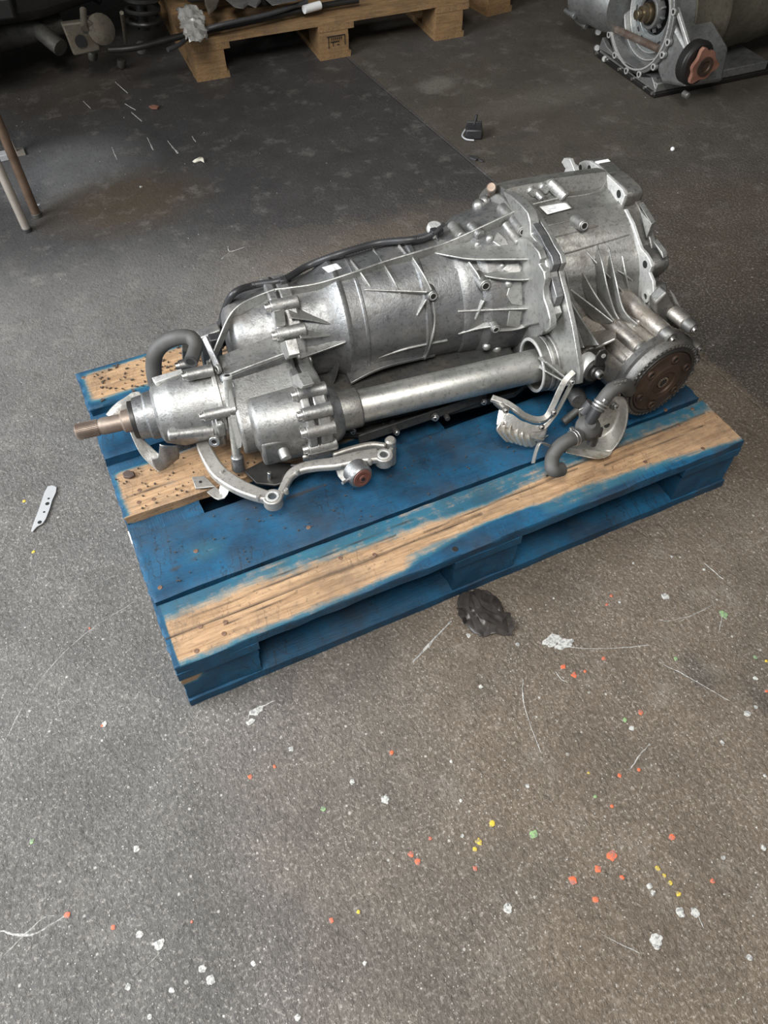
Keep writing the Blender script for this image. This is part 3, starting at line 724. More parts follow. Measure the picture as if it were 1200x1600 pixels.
for i, (x, y) in enumerate([(423,480),(436,523),(452,572),(464,617),(474,648),(480,676),(478,702),(473,722)]):
    p = Vector((.376,) + ((.124,.388),(.082,.354),(.060,.295),(-.059,.325),(-.094,.306),(-.111,.277),(-.109,.231),(-.094,.196))[i])
    MB().cyl(p + Vector((0.000,0,0)), p + Vector((0.056,0,0)), .0125, .0135, 22, .002).build('bolt_boss', M['cast'], gb)
    bolt(0, 0, 0, .0102, pos=p)
# bright facets between the ears
for poly in ([(420,490),(428,486),(431,512),(424,498)], [(438,536),(446,532),(452,556),(446,562),(440,548)], [(456,588),(464,584),(474,603),(470,608),(458,600)]):
    K = [g(x, y, X=XJ0-.022) for x, y in poly]; MB().prism(K, (0.02,0,0)).build('facet', M['edge'], gb, .001)

# transfer housing between cover and output
def hull2(c1, r1, c2, r2, n=14):
    (y1, z1), (y2, z2) = c1, c2; d = math.hypot(y2-y1, z2-z1); th = math.atan2(z2-z1, y2-y1); al = math.acos((r1-r2)/d)
    P = []
    for i in range(n+1):
        a = th + al + (2*PI-2*al)*i/n; P.append((y1+r1*math.cos(a), z1+r1*math.sin(a)))
    for i in range(n+1):
        a = th - al + (2*al)*i/n; P.append((y2+r2*math.cos(a), z2+r2*math.sin(a)))
    return P
AO = (0.058, 0.247)      # output shaft axis
AT = (-0.050, 0.250)     # side tube axis
plate('transfer_housing', 0.262, 0.395, hull2((0.06,0.245), .076, (-0.02,0.238), .052), M['cast'], .006)
MB().lathe((0.284,-.046,.258), (1,0,0), [(0,.036),(.005,.048),(.012,.053),(.105,.058)], 40).build('transfer_lobe', M['cast'], gb)
plate('lower_housing', 0.292, 0.395, [(-.102,.262),(-.098,.205),(-.088,.190),(-.02,.172),(.09,.165),(.12,.20),(.10,.26)], M['cast'], .006)
MB().lathe(g(440,698,Y=-.090), (0.1,-1,-.35), [(0,.012),(.02,.011),(.026,.010),(.027,.004)], 24).build('cast_plug', M['cast'], gb)
MB().cyl(g(396,655,Y=-.03), g(418,657,Y=-.03), .009, .012, 18, .003).build('dowel_boss', M['edge'], gb)
# output housing
MB().lathe((0,AO[0],AO[1]), (1,0,0), [(0.118,.048),(0.124,.058),(0.150,.068),(0.156,.0705),(0.265,.0725),(0.272,.075)], 56).build('output_housing', M['cast'], gb)
MB().ring((0,AO[0],AO[1]), (1,0,0), .06, .079, 0.236, 0.244, 48).build('output_flange', M['edge'], gb, .001)
MB().lathe((0,AO[0],AO[1]), (1,0,0), [(0.079,.030),(0.081,.040),(0.090,.0415),(0.100,.0425),(0.104,.046),(0.126,.047)], 44).build('output_neck', M['case'], gb)
for yy, zz in ((-.030,.012),(0.022,.040)):
    MB().lathe((0.128,AO[0]+yy,AO[1]+zz), (1,0,0), [(0,.010),(.03,.010)], 18).build('cast_pocket', M['pan'], gb)
MB().ring((0,AO[0],AO[1]), (1,0,0), .022, .036, 0.071, 0.080, 40).build('shaft_seal', M['dark'], gb, .001)
sh = MB().lathe((0,AO[0],AO[1]), (1,0,0), [(-0.034,.011),(-0.031,.0140),(0.010,.0140),(0.014,.0155),(0.018,.0165),(0.052,.0165),(0.056,.0215),(0.066,.0225),(0.090,.0225)], 36).build('output_shaft', M['shaft'], gb)
sp = MB()
for k in range(30):
    a = 2*PI*k/30; R = Matrix.Rotation(a, 3, 'X')
    sp.box((-0.031,-0.0008,0.0130), (0.009,0.0008,0.0160), R, Vector((0,AO[0],AO[1])))
sp.build('spline_teeth', M['shaft'], sh)['kind'] = 'stuff'
# bolts, plug and webs on the output housing
for (x, y), L in (((292,587),.05), ((319,650),.06), ((281,571),.03)):
    p = g(x, y, Y={292:.050, 319:-.018, 281:.16}[x])
    MB().cyl(p, p + Vector((L,0,0)), .0105, .0115, 18, .001).build('bolt_boss', M['cast'], gb); bolt(0, 0, 0, .0085, pos=p)
pq = g(335,690, Y=-.035); MB().ring(pq, (-.35,-1,.25), .005, .0105, -.008, 0.002, 24).build('filler_plug', M['steel'], gb, .0008)
MB().lathe(pq, (-.35,-1,.25), [(-.03,.011),(-.004,.0098),(-.003,.009)], 22).build('plug_seat', M['cast'], gb)
MB().lathe(pq, (-.35,-1,.25), [(-.006,.0052),(-.002,.0052)], 6).build('plug_socket', M['hole'], gb)
MB().cyl(g(262,680,Y=-.010), g(335,672,Y=-.014), .0110, .012, 18, .003).build('cast_rod', M['cast'], gb)
plate('side_pad', 0.215, 0.235, [(-.02,.200),(-.026,.245),(-.005,.275),(.01,.27),(.0,.19)], M['cast'], .004)
plate('bolt_row_flange', 0.222, 0.238, [(-.028,.232),(-.028,.262),(.0,.275),(.0,.22)], M['cast'], .004)
# flat machined top pad
K = [gq for gq in (g(237,590,Z=.319), g(283,576,Z=.319), g(286,582,Z=.319), g(243,598,Z=.319))]
MB().prism(K, (0,0,-.01)).build('top_pad', M['machined'], gb, .001)

# tall web from the spine to the bracket, then along the cover
def strip(name, crest, base, mat, t=.003, bevel=.001):
    """thin wall between two polylines"""
    A = spline(crest, 6); B = spline(base, 6); v = []; f = []; n = len(A)
    for i in range(n):
        tg = (A[min(i+1,n-1)]-A[max(i-1,0)]).normalized(); nn = tg.cross((A[i]-B[i])).normalized()*t/2
        v += [B[i]-nn, A[i]-nn, A[i]+nn, B[i]+nn]
    for i in range(n-1):
        for k in range(4): f.append((i*4+k, i*4+(k+1)%4, (i+1)*4+(k+1)%4, (i+1)*4+k))
    f.append((0,1,2,3)); f.append(tuple((n-1)*4+k for k in range(4))[::-1])
    return mesh_obj(name, v, f, mat, gb, bevel, 40)
cr = [gs(430,451,.018), gs(398,463,.018), gs(372,477,.020), g(356,497,Y=.135), g(342,528,Y=.112), g(323,574,Y=.085)]
bs = [gs(430,462,.0), gs(400,478,.0), gs(376,492,.0), cr[3]+Vector((.010,.012,-.016)), cr[4]+Vector((.010,.010,-.014)), cr[5]+Vector((.008,.008,-.010))]
strip('cover_web', cr, bs, M['edge'], .0035)
# V bracket with a hole
strip('vee_bracket', [g(322,524,Y=.11), g(337,556,Y=.075), g(353,591,Y=.03)], [g(316,530,Y=.11), g(331,564,Y=.075), g(346,600,Y=.03)], M['case'], .003)
ear = g(340,577,Y=.045); MB().ring(ear, (-1,-.4,.2), .0045, .009, -.004, .003, 22).build('bracket_eye', M['edge'], gb, .0008)
MB().lathe(ear, (-1,-.4,.2), [(-.002,.0045),(.001,.0045)], 18).build('bolt_hole', M['hole'], gb)
# shoulder running from the bracket to the joint: light upper land with a lower wall
sl = [g(352,590,Y=.028), g(385,577,Y=.03), g(420,564,Y=.035), g(452,552,Y=.04)]
strip('shoulder', sl, [q + Vector((0,.06,.0)) for q in sl], M['cast'], .008, .002)
strip('shoulder_web', [q+Vector((0,.002,0)) for q in sl], [q + Vector((0,.012,-.06)) for q in sl], M['case'], .006, .002)
# upright pipe beside a thin plate with a pale torn edge
pt, pb = g(355,589,Y=.004), g(371,724,Y=-.054)
MB().tube([pt, pt.lerp(pb,.5), pb], .0085, 18, 4).build('upright_pipe', M['tube'], gb)
MB().ring(pt, pt-pb, .005, .0092, -.002, .003, 20).build('pipe_mouth', M['machined'], gb, .0005)
MB().lathe(pt, pt-pb, [(-.001,.005),(.0035,.005)], 16).build('pipe_bore', M['hole'], gb)
pe = [g(x, y, Y=yy) for x, y, yy in ((357,598,-.006),(365,630,-.021),(370,660,-.034),(378,688,-.046),(377,699,-.050),(371,701,-.050),(366,680,-.044),(360,650,-.030))]
MB().prism(pe, (.003,.004,0)).build('torn_plate', M['machined'], gb, .0005)
MB().cyl(g(370,712,Y=-.050), g(373,734,Y=-.056), .012, .013, 18, .002).build('pipe_foot', M['case'], gb)

# side tube, its collar and hub
MB().lathe((0,AT[0],AT[1]), (1,0,0), [(0.490,.031),(0.493,.0322),(0.872,.0335),(0.875,.031)], 48).build('side_tube', M['tube'], gb)
MB().lathe((0,AT[0],AT[1]), (1,0,0), [(0.452,.040),(0.454,.0405),(0.492,.0385),(0.495,.036)], 44).build('tube_collar', M['bell'], gb)
MB().lathe((0,AT[0],AT[1]-.002), (1,0,0), [(0.405,.060),(0.435,.056),(0.446,.052),(0.455,.044)], 44).build('tube_seat', M['case'], gb)
hub = MB().ring((0,-.047,.250), (1,0,0), .0505, .0560, 0.863, 0.90, 56).build('hub_ring', M['bell'], gb, .0012)
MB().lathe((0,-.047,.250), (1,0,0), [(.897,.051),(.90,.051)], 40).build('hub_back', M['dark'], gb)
MB().ring((0,-.047,.250), (1,0,0), .052, .0568, .880, .888, 56).build('hub_rib', M['edge'], gb, .001)
MB().ring((0,-.047,.250), (1,0,0), .0498, .0560, .861, .866, 56).build('hub_lip', M['machined'], gb, .0008)
plate('hub_neck', .893, .905, circ(-.047,.25,.060,0,360,24), M['bell'], .002)

# oil pan and rail under the case
pn = [(0.455,-.035),(0.50,-.052),(0.60,-.040),(0.70,-.046),(0.84,-.040),(0.88,-.02),(0.88,.33),(0.455,.33)]
MB().prism([(x, y, .162) for x, y in pn], (0,0,.014)).build('pan_rail', M['pan'], gb, .002)
MB().prism([(x+(.006 if x<.6 else -.006), y+(.012 if y<0 else -.012), .1445) for x, y in pn], (0,0,.018)).build('oil_pan', M['dark'], gb, .004)
MB().prism([(0.44,-.03,.176),(0.50,-.040,.176),(0.86,-.030,.176),(0.88,.30,.176),(0.44,.30,.176)], (0,0,.045)).build('lower_case', M['pan'], gb, .008)
for x, y, r in ((680,652,.011),(552,674,.009),(620,676,.008),(756,628,.009),(700,655,.006),(600,665,.006)):
    p = g(x, y, Z=.182 if r > .006 else .172)
    MB().cyl(p+Vector((0,.03,0)), p, r, r*.95, 18, .001).build('pan_boss', M['pan'], gb)
    if r > .007: bolt(0,0,0, r*.62, d=(-.3,-1,.2), pos=p)
rib('rib', None, [.0,.0], M['pan'], pts=[g(560,680,Z=.19), g(680,640,Z=.195), g(760,612,Z=.2)], down=(0,0,-1), deep=.02, t=.005)

# ---- front differential on the camera side of the bell
ND = Vector((math.sin(math.radians(10)), -math.cos(math.radians(10)), 0))
C0 = Vector((1.076, -0.181, 0.262))   # centre of the cover's outer face
E1 = Vector((-ND.y, ND.x, 0)); E2 = Vector((0,0,1))
def dp(r, a, t): return C0 + ND*t + (E1*math.cos(math.radians(a)) + E2*math.sin(math.radians(a)))*r
MB().lathe(C0, ND, [(-.25,.085),(-.15,.080),(-.06,.077),(-.030,.077)], 64).build('differential_housing', M['diff'], gb)
dc = MB().lathe(C0, ND, [(-.036,.088),(-.034,.093),(-.020,.095),(-.016,.090),(-.004,.088),(0,.085)], 72).build('differential_cover', M['covr'], gb)
MB().ring(C0, ND, .070, .0765, -.002, .004, 64).build('cover_ring', M['dark'], dc, .001)
fl_ = MB().lathe(C0, ND, [(0,.069),(.004,.068),(.0045,.062),(.006,.044),(.009,.040),(.009,.027),(.006,.025),(.006,.014),(.002,.013)], 60).build('drive_flange', M['rustflange'], gb)
fl_['label'] = 'rusty brown round drive flange with six bolt eyes'
for k in range(6):
    c = dp(.055, 60*k+18, .006)
    MB().ring(c, ND, .0055, .0090, -.006, .003, 20).build('bolt_eye', M['rustflange'], fl_, .0008)
    MB().lathe(c, ND, [(-.001,.0055),(.0012,.0055)], 16).build('bolt_hole', M['hole'], fl_)
MB().lathe(C0+ND*.005, ND, [(0,.0115),(.0015,.0115)], 20).build('splined_hole', M['hole'], fl_)
st = MB()
RB = Matrix((E1, ND, E2)).transposed()
for k in range(20):
    a = 2*PI*k/20; R = RB @ Matrix.Rotation(a, 3, 'Y'); st.box((-.0010,.004,.0088), (.0010,.0075,.0120), R, C0)
st.build('spline_teeth', M['shaft'], fl_)['kind'] = 'stuff'
slots = MB()
for k in range(52):
    a = 2*PI*k/52; R = RB @ Matrix.Rotation(a, 3, 'Y'); slots.box((-.0020,-.002,.0790), (.0020,.0022,.0842), R, C0)
slots.build('cover_teeth', M['covr'], dc)['kind'] = 'stuff'
# long bolt sleeves leading to the cover
for b, r, L in (((1039,520),.0165,.13), ((1001,545),.0155,.12), ((1073,505),.0140,.10), ((983,566),.0145,.10), ((971,583),.012,.08)):
    e = g(*b, Y=C0.y+.034); MB().cyl(e - ND*L, e, r*1.15, r, 24, .003).build('bolt_sleeve', M['diff'], gb)
    MB().lathe(e, ND, [(0,r*.95),(.016,r*.9),(.02,r*.75)], 20).build('cover_lug', M['covr'], dc)
    bolt(0,0,0,.0062, d=ND, pos=e+ND*.019)
for a in (20, 2, -16, -34, 200, 226, 180):
    c = dp(.100, a, -.012)
    if c.z < .165: continue
    MB().lathe(c - ND*.024, ND, [(0,.011),(.022,.011),(.026,.0095)], 20).build('cover_lug', M['covr'], dc)
    bolt(0,0,0,.0062, d=ND, pos=c)
wb = [g(x, y, Y=-.11) for x, y in ((1024,474),(1042,456),(1050,466),(1072,508),(1060,516),(1036,503),(1024,488))]
MB().prism(wb, (0,.025,0)).build('side_web', M['bell'], gb, .004)
wb = [g(x, y, Y=-.10) for x, y in ((1046,454),(1053,462),(1075,505),(1066,500))]
MB().prism(wb, (.003,.004,0)).build('torn_web', M['machined'], gb, .001)
MB().prism([g(x, y, Y=-.10) for x, y in ((985,520),(1000,500),(1040,500),(1050,515),(1010,540))], (0,.10,-.02)).build('housing_saddle', M['diff'], gb, .006)
# fins from the bell down to the differential housing
YF = -0.075
def fin(pts, t=.0032, deep=.05):
    K = []; n = len(pts); yend = min(g(*pts[-1], Z=.350).y, gs(*pts[-1], 0).y)
    for i, (x, y) in enumerate(pts):
        q = (i/(n-1))**1.3; a = gs(x, y, .002)
        # crest drifts from the bell skin to the housing
        K.append(g(x, y, Y=a.y*(1-q) + yend*q))
    K = spline(K, 6); v = []; f = []; D = Vector((0,.75,-.66)).normalized()
    for i, q in enumerate(K):
        tg = (K[min(i+1,len(K)-1)]-K[max(i-1,0)]).normalized(); sd = tg.cross(D).normalized(); s_ = i/(len(K)-1)
        b = q + D*(.010 + deep*s_)
        v += [b - sd*t, q - sd*t*.5, q + sd*t*.5, b + sd*t]
    for i in range(len(K)-1):
        for k in range(4): f.append((i*4+k, i*4+(k+1)%4, (i+1)*4+(k+1)%4, (i+1)*4+k))
    f.append((0,1,2,3)); f.append(tuple((len(K)-1)*4+k for k in range(4))[::-1])
    mesh_obj('fin', v, f, M['edge'], gb, .0012, 40)
for p_ in ([(916,392),(944,423),(965,446),(984,466)], [(911,425),(932,462),(960,501)], [(892,452),(925,477),(958,503)], [(887,462),(912,503),(936,539)], [(889,483),(903,516),(913,543)],
           [(934,383),(941,408),(950,450),(960,484),(968,499)], [(952,386),(963,438),(975,484),(997,507)], [(973,399),(979,432),(986,463)], [(965,422),(978,430),(990,440)], [(884,420),(888,440),(887,458)]):
    fin(p_)
# web closing the fins against the flange and the strut under the hub
strip('lower_web', [g(930,545,Y=-.12), g(945,538,Y=-.13), g(962,530,Y=-.14)], [g(925,520,Y=-.05), g(945,512,Y=-.05), g(962,508,Y=-.05)], M['diff'], .006, .002)
MB().prism([g(903,565,Y=-.09), g(915,545,Y=-.09), g(945,540,Y=-.10), g(955,560,Y=-.11), g(930,590,Y=-.10)], (0,.08,-.02)).build('housing_cheek', M['diff'], gb, .004)

# stickers
def sticker(name, quad, h=.0012, nu=10, nv=4, lab=None, prints=()):
    def P(u, v_, hh): 
        a = Vector((*quad[0],0)).lerp(Vector((*quad[1],0)), u); b = Vector((*quad[3],0)).lerp(Vector((*quad[2],0)), u); c = a.lerp(b, v_)
        return gs(c.x, c.y, hh)
    v = [P(i/nu, j/nv, h) for j in range(nv+1) for i in range(nu+1)]
    f = [(j*(nu+1)+i, j*(nu+1)+i+1, (j+1)*(nu+1)+i+1, (j+1)*(nu+1)+i) for j in range(nv) for i in range(nu)]
    o = mesh_obj(name, v, f, M['label'], gb, 0, 60, 2, .0006); o['label'] = lab
    m = MB()
    for (u0, v0, u1, v1) in prints:
        q = [P(u0,v0,h+.0006), P(u1,v0,h+.0006), P(u1,v1,h+.0006), P(u0,v1,h+.0006)]; m.add(q, [(0,1,2,3)])
    if prints: m.build('printed_lines', M['print'], o, 0, 0, 2, .0002)
    return o
sticker('sticker', [(843,323),(885,316),(893,325),(855,335)], .0055, lab='white printed sticker on the bell housing', prints=((.08,.25,.55,.32),(.06,.45,.50,.51),(.10,.62,.45,.68),(.12,.78,.3,.83)))
sticker('sticker', [(503,418),(526,411),(534,419),(513,426)], .0014, lab='small white sticker high on the main case', prints=((.1,.3,.8,.4),(.1,.6,.6,.7)))
tp = [g(x, y, X=1.118) for x, y in ((930,255),(948,250),(962,261),(943,267))]
c_ = sum(tp, Vector())/4
tq = [Vector((1.095,0,0)), Vector((1.142,0,0))]
sa, sb = g(930,254,X=1.088), g(942,267,X=1.088)
MB().prism([sa, sb, Vector((1.117, sb.y, sb.z)), Vector((1.117, sa.y, sa.z))], (0,.0005,.0025)).build('sticker', M['label'], gb)['label'] = 'white sticker on top of the mouth flange'

# long cast lumps on the bell behind the ridge
for a, b, r in (((858,284),(884,309),.0115), ((845,288),(856,300),.008), ((826,294),(838,304),.008), ((836,300),(848,312),.006)):
    MB().cyl(gs(*a, .004), gs(*b, .004), r, ch=.003).build('cast_rod', M['edge'], gb)
rib('rib', [(832,318),(870,309),(915,303),(935,296),(945,283)], [.004,.004,.004,.006,.01], M['bell'], .004)
MB().cyl(gs(769,303,.0), gs(774,300,.03)+Vector((0,.02,0)), .010, .010, 18, .002).build('rusty_plug', M['shaft'], gb)
for x, y in ((757,316),(764,312),(748,322)):
    MB().ball((0,0,0), .014).build('cast_lump', M['cast'], gb).location = gs(x, y, .002)
for c_px in ([(862,402),(905,390),(945,378),(984,366)], [(860,372),(900,362),(935,352)], [(856,352),(895,343)]):
    rib('rib', c_px, [.0025]*len(c_px), M['bell'], .003)
# tall thin lever-shaped ear at the far top of the bell
le = [g(x, y, X=1.04) for x, y in ((872,283),(880,272),(884,262),(877,254),(881,247),(890,248),(895,260),(900,274),(903,281),(890,280))]
MB().prism(le, (.008,0,0)).build('lifting_ear', M['machined'], gb, .001)

# ---- wiring conduit, corrugated, with clips
cp = [g(338,540,Y=.185), gs(331,512,.030), gs(338,484,.020), gs(362,462,.016), gs(396,446,.014), gs(440,438,.013), gs(480,416,.012), gs(530,397,.012), gs(590,380,.012), gs(640,375,.010), gs(668,370,.010), gs(690,357,.014)]
MB().tube(cp, .0072, 12, 26, rf=lambda i: 1.0 if i % 2 else 0.86).build('wiring_conduit', M['plastic'], gb, 0, 60)
for x, y in ((443,440),(678,364)):
    q = gs(x, y, .012); MB().box((-.007,-.008,-.008), (.007,.008,.008)).build('conduit_clip', M['plastic'], gb, .002).location = q
    MB().cyl(q, q+Vector((.004,-.014,-.010)), .003, .002, 10).build('clip_tail', M['plastic'], gb)
MB().tube([gs(678,366,.012), gs(688,356,.03), gs(693,350,.045)], .0035, 10, 4).build('conduit_end', M['plastic'], gb)
MB().box((-.013,-.012,-.010), (.013,.012,.018)).build('plug_connector', M['plastic'], gb, .003).location = g(338,536,Y=.185)
MB().lathe(gs(679,358,.003), (0,-.3,1), [(0,.017),(.006,.016),(.01,.012)], 24).build('vent_cap', M['machined'], gb)

# ---- black hose behind the output housing
hp = [g(243,600,Y=.150), g(240,575,Y=.155), g(243,552,Y=.155), g(258,535,Y=.150), g(280,527,Y=.140), g(298,528,Y=.130), g(306,538,Y=.112), g(303,552,Y=.092), g(298,565,Y=.072)]
hs_ = MB().tube(hp, [.0150,.0155,.0155,.0155,.0150,.0145,.0135,.0130,.0130], 20, 7, cap=True).build('coolant_hose', M['rubberd'], gb)
hs_['label'] = 'dusty black rubber hose curving up behind the output end'
d_ = (hp[-1]-hp[-2]).normalized()
MB().ring(hp[-1], d_, .0085, .0130, -.002, .0015, 22).build('hose_lip', M['rubber'], hs_)
MB().lathe(hp[-1], d_, [(0,.0088),(.0008,.0088)], 18).build('hose_bore', M['hole'], hs_)
MB().lathe(g(301,556,Y=.105)+Vector((0,-.004,.004)), (0,-.6,1), [(0,.004),(.01,.004)], 6).build('paint_mark', M['label'], hs_)
MB().prism([g(284,545,Y=.20), g(294,553,Y=.20), g(300,575,Y=.20), g(286,585,Y=.20)], (.01,.06,0)).build('rear_tab', M['cast'], gb, .002)
MB().prism([g(310,530,Y=.20), g(345,515,Y=.20), g(350,580,Y=.20), g(318,575,Y=.20)], (.0,.03,0)).build('rear_lug', M['cast'], gb, .004)

# ---- crumpled shield pieces round the output neck
def sheet(name, rows, mat, amp=.003, sub=5, th=.0012, parent=gb, freq=40, seed=0, corr=None):
    """crumpled sheet through a grid of points"""
    R = [spline(r, sub) for r in rows]; m = len(R[0])
    cols = [spline([r[i] for r in R], sub) for i in range(m)]; n = len(cols[0])
    v = []; f = []
    for i in range(m):
        for j in range(n):
            p = cols[i][j].copy(); k = noise.noise_vector(p*freq + Vector((seed,0,0)))*amp
            if corr: k = k + corr(i/(m-1), j/(n-1))
            v.append(p + k)
    for i in range(m-1):
        for j in range(n-1): f.append((i*n+j, i*n+j+1, (i+1)*n+j+1, (i+1)*n+j))
    return mesh_obj(name, v, f, mat, parent, 0, 45, 2, th)
sheet('crumpled_shield', [[g(165,648,Y=.085), g(185,628,Y=.10), g(205,615,Y=.115), g(219,612,Y=.12)],
                          [g(170,652,Y=.075), g(190,634,Y=.09), g(210,624,Y=.105), g(226,622,Y=.11)],
                          [g(176,657,Y=.070), g(196,655,Y=.075), g(206,640,Y=.09), g(222,634,Y=.10)]], M['foil'], .003, 5)
sheet('crumpled_shield', [[g(203,676,Y=.035), g(214,702,Y=.015), g(230,722,Y=.000), g(248,738,Y=-.008)],
                          [g(212,676,Y=.040), g(222,698,Y=.022), g(238,715,Y=.006), g(256,728,Y=-.004)],
                          [g(222,680,Y=.045), g(232,695,Y=.030), g(246,706,Y=.016), g(262,716,Y=.004)]], M['foil'], .003, 5, seed=3)
sheet('shield_tab', [[g(236,716,Y=-.004), g(247,712,Y=-.006), g(250,694,Y=-.012)], [g(250,736,Y=-.008), g(262,722,Y=-.014), g(256,696,Y=-.016)], [g(280,716,Y=-.006), g(280,706,Y=-.010), g(276,696,Y=-.012)]], M['case'], .001, 5, seed=5)

# ---- mounting bracket below (crossmember) with two eyes
bk_ = empty('mounting_bracket'); bk_.parent = gb; bk_['label'] = 'pale cast mounting bracket with two round eyes'
ZB = .192
def gz(x, y, z=ZB): return g(x, y, Z=z)
MB().bar([gz(318,672,.20), gz(318,696,.195), gz(330,722,.19), gz(345,742,.187), gz(372,760), gz(400,772), gz(420,778)], .020, .017, wf=lambda q: .022+.008*math.sin(PI*q)).build('bracket_arm', M['bracket'], bk_, .004)
MB().bar([gz(437,775), gz(446,757), gz(455,742,.195), gz(472,732,.198), gz(498,727,.200), gz(525,724,.202), gz(560,716,.204), gz(592,712,.204)], .016, .015, wf=lambda q: .013+.018*q).build('bracket_arm', M['bracket'], bk_, .004)
MB().bar([gz(520,712,.203), gz(548,703,.206), gz(580,696,.207), gz(603,698,.205)], .010, .015).build('bracket_arm', M['bracket'], bk_, .003)
for c, r in ((gz(426,777,.197), .0185), (gz(600,712,.208), .0175)):
    MB().ring(c, (0,0,1), .0085, r, -.020, .003, 36).build('eye', M['bracket'], bk_, .002)
    MB().ring(c, (0,0,1), .0082, .0125, .002, .0042, 32).build('eye_seat', M['machined'], bk_, .0005)
for x, y, z in ((346,735,.200),(403,774,.204),(447,764,.206),(464,734,.210),(578,718,.216),(611,701,.215)):
    MB().lathe(gz(x, y, z), (0,0,1), [(-.012,.0045),(-.002,.0045),(0,.0035)], 14).build('cast_pip', M['bracket'], bk_)
MB().lathe(gz(610,700,.19), (0,0,1), [(-.04,.012),(.022,.011),(.026,.008)], 22).build('bracket_foot', M['bracket'], bk_)
bq = g(566,747,Y=-.185)
MB().lathe(bq, (0.25,-1,.1), [(-.028,.025),(-.004,.024),(0,.021)], 28).build('bush_shell', M['case'], bk_)
rb_ = MB().lathe(bq, (0.25,-1,.1), [(-.002,.0195),(.002,.0185),(.0024,.013),(.0006,.012),(.0006,.008),(.004,.0075)], 28).build('rubber_bush', M['redrub'], bk_)
MB().lathe(bq, (0.25,-1,.1), [(.0038,.004),(.0045,.004)], 14).build('bush_bore', M['hole'], rb_)
MB().prism([gz(521,724,.19), gz(528,745,.17), gz(538,757,.165), gz(548,735,.19)], (0,.008,0)).build('bracket_gusset', M['bracket'], bk_, .002)
MB().cyl(g(535,755,Y=-.19), g(545,749,Y=-.18), .003, .003, 12).build('stud', M['steel'], bk_)
MB().prism([gz(300,747,.150), gz(320,745,.150), gz(337,762,.150), gz(306,765,.150)], (0,0,.004)).build('spring_clip', M['bracket'], bk_, .001)
MB().lathe(gz(313,753,.1545), (0,0,1), [(0,.003),(.0008,.003)], 12).build('clip_hole', M['hole'], bk_)
MB().bar([gz(330,765,.158), gz(345,775,.168), gz(352,760,.18)], .02, .003).build('clip_leaf', M['bracket'], bk_, .001)
# dark web plate and struts seen in the bracket's bay
MB().prism([gz(380,735,.168), gz(410,720,.168), gz(450,722,.168), gz(470,728,.168), gz(450,752,.168), gz(430,758,.168), gz(400,755,.168)], (0,.0,-.006)).build('web_plate', M['dark'], bk_, .002)
MB().cyl(gz(442,752,.175), g(450,725,Y=-.06), .0035, .003, 10).build('strut', M['pan'], bk_)
MB().cyl(gz(421,750,.165), gz(421,738,.185), .004, .004, 14, .0005).build('stud', M['steel'], bk_)
MB().cyl(gz(455,727,.185), gz(487,728,.200), .0025, .0025, 10).build('strut', M['pan'], bk_)

# ---- heat shield with embossed foil below the hub
YH = -0.165
def gy(x, y, Y=YH): return g(x, y, Y=Y)
def corr(amp, n): return lambda u, v_: Vector((0, -amp*math.sin(u*n*2*PI), amp*0.4*math.sin(u*n*2*PI)))
es = sheet('embossed_shield', [[gy(781,660), gy(795,657), gy(812,662), gy(828,668), (gy(842,672))],
                          [gy(776,672,-.17), gy(792,676,-.175), gy(810,680,-.18), gy(826,684,-.18), gy(846,684,-.175)],
                          [gy(791,690,-.17), gy(804,693,-.175), gy(816,696,-.18), gy(832,698,-.18), gy(857,680,-.17)]], M['emboss'], .001, 8, .0015, corr=corr(.0022, 7))
es['label'] = 'crumpled embossed foil heat shield'
MB().bar([gy(768,622,-.11), gy(790,630,-.13), gy(806,640,-.15), gy(820,650,-.16), gy(838,656,-.165), gy(853,652,-.165), gy(864,634,-.16), gy(874,612,-.155), gy(884,594,-.15), gy(896,582,-.145)], .012, .009, up=(0,-.3,1)).build('shield_bracket', M['bracket'], gb, .0012)
MB().bar([gy(784,662,-.165), gy(800,668,-.165), gy(822,674,-.17), gy(846,672,-.17), (gy(862,655,-.165)), gy(872,640,-.16), gy(893,600,-.15)], .006, .016, up=(0,-.5,.8)).build('shield_flange', M['bracket'], gb, .001)
for x, y in ((865,644),(846,667),(836,688),(893,596),(790,641)): bolt(0,0,0,.0055, d=(0,-1,.25), pos=gy(x, y, -.172) if x < 890 else gy(x, y, -.16))
sheet('shield_neck', [[gy(780,640,-.145), gy(800,648,-.160), gy(822,660,-.168), gy(846,664,-.168), gy(862,652,-.166)], [gy(778,652,-.155), gy(796,660,-.168), gy(818,670,-.174), gy(838,676,-.176), gy(856,668,-.172)], [gy(776,664,-.165), gy(792,668,-.172), gy(812,676,-.177), gy(832,686,-.178), gy(852,684,-.175)]], M['foil'], .002, 5, .0015, seed=8)
MB().cyl(gy(776,628,-.11), gy(790,640,-.15), .008, .007, 16).build('stay_tube', M['steel'], gb)
# strut ribs from hub to the eye
for a, b in (((853,566),(885,592)), ((852,580),(884,598))):
    rib('rib', None, [.0,.0], M['edge'], pts=[gy(*a, -.10), gy((a[0]+b[0])/2, (a[1]+b[1])/2, -.115), gy(*b, -.13)], down=(0,1,-.3), deep=.03, t=.004)
MB().prism([gy(853,560,-.08), gy(885,556,-.08), gy(903,575,-.10), gy(890,592,-.12), gy(860,575,-.10)], (0,.03,-.01)).build('hub_cheek', M['bell'], gb, .003)
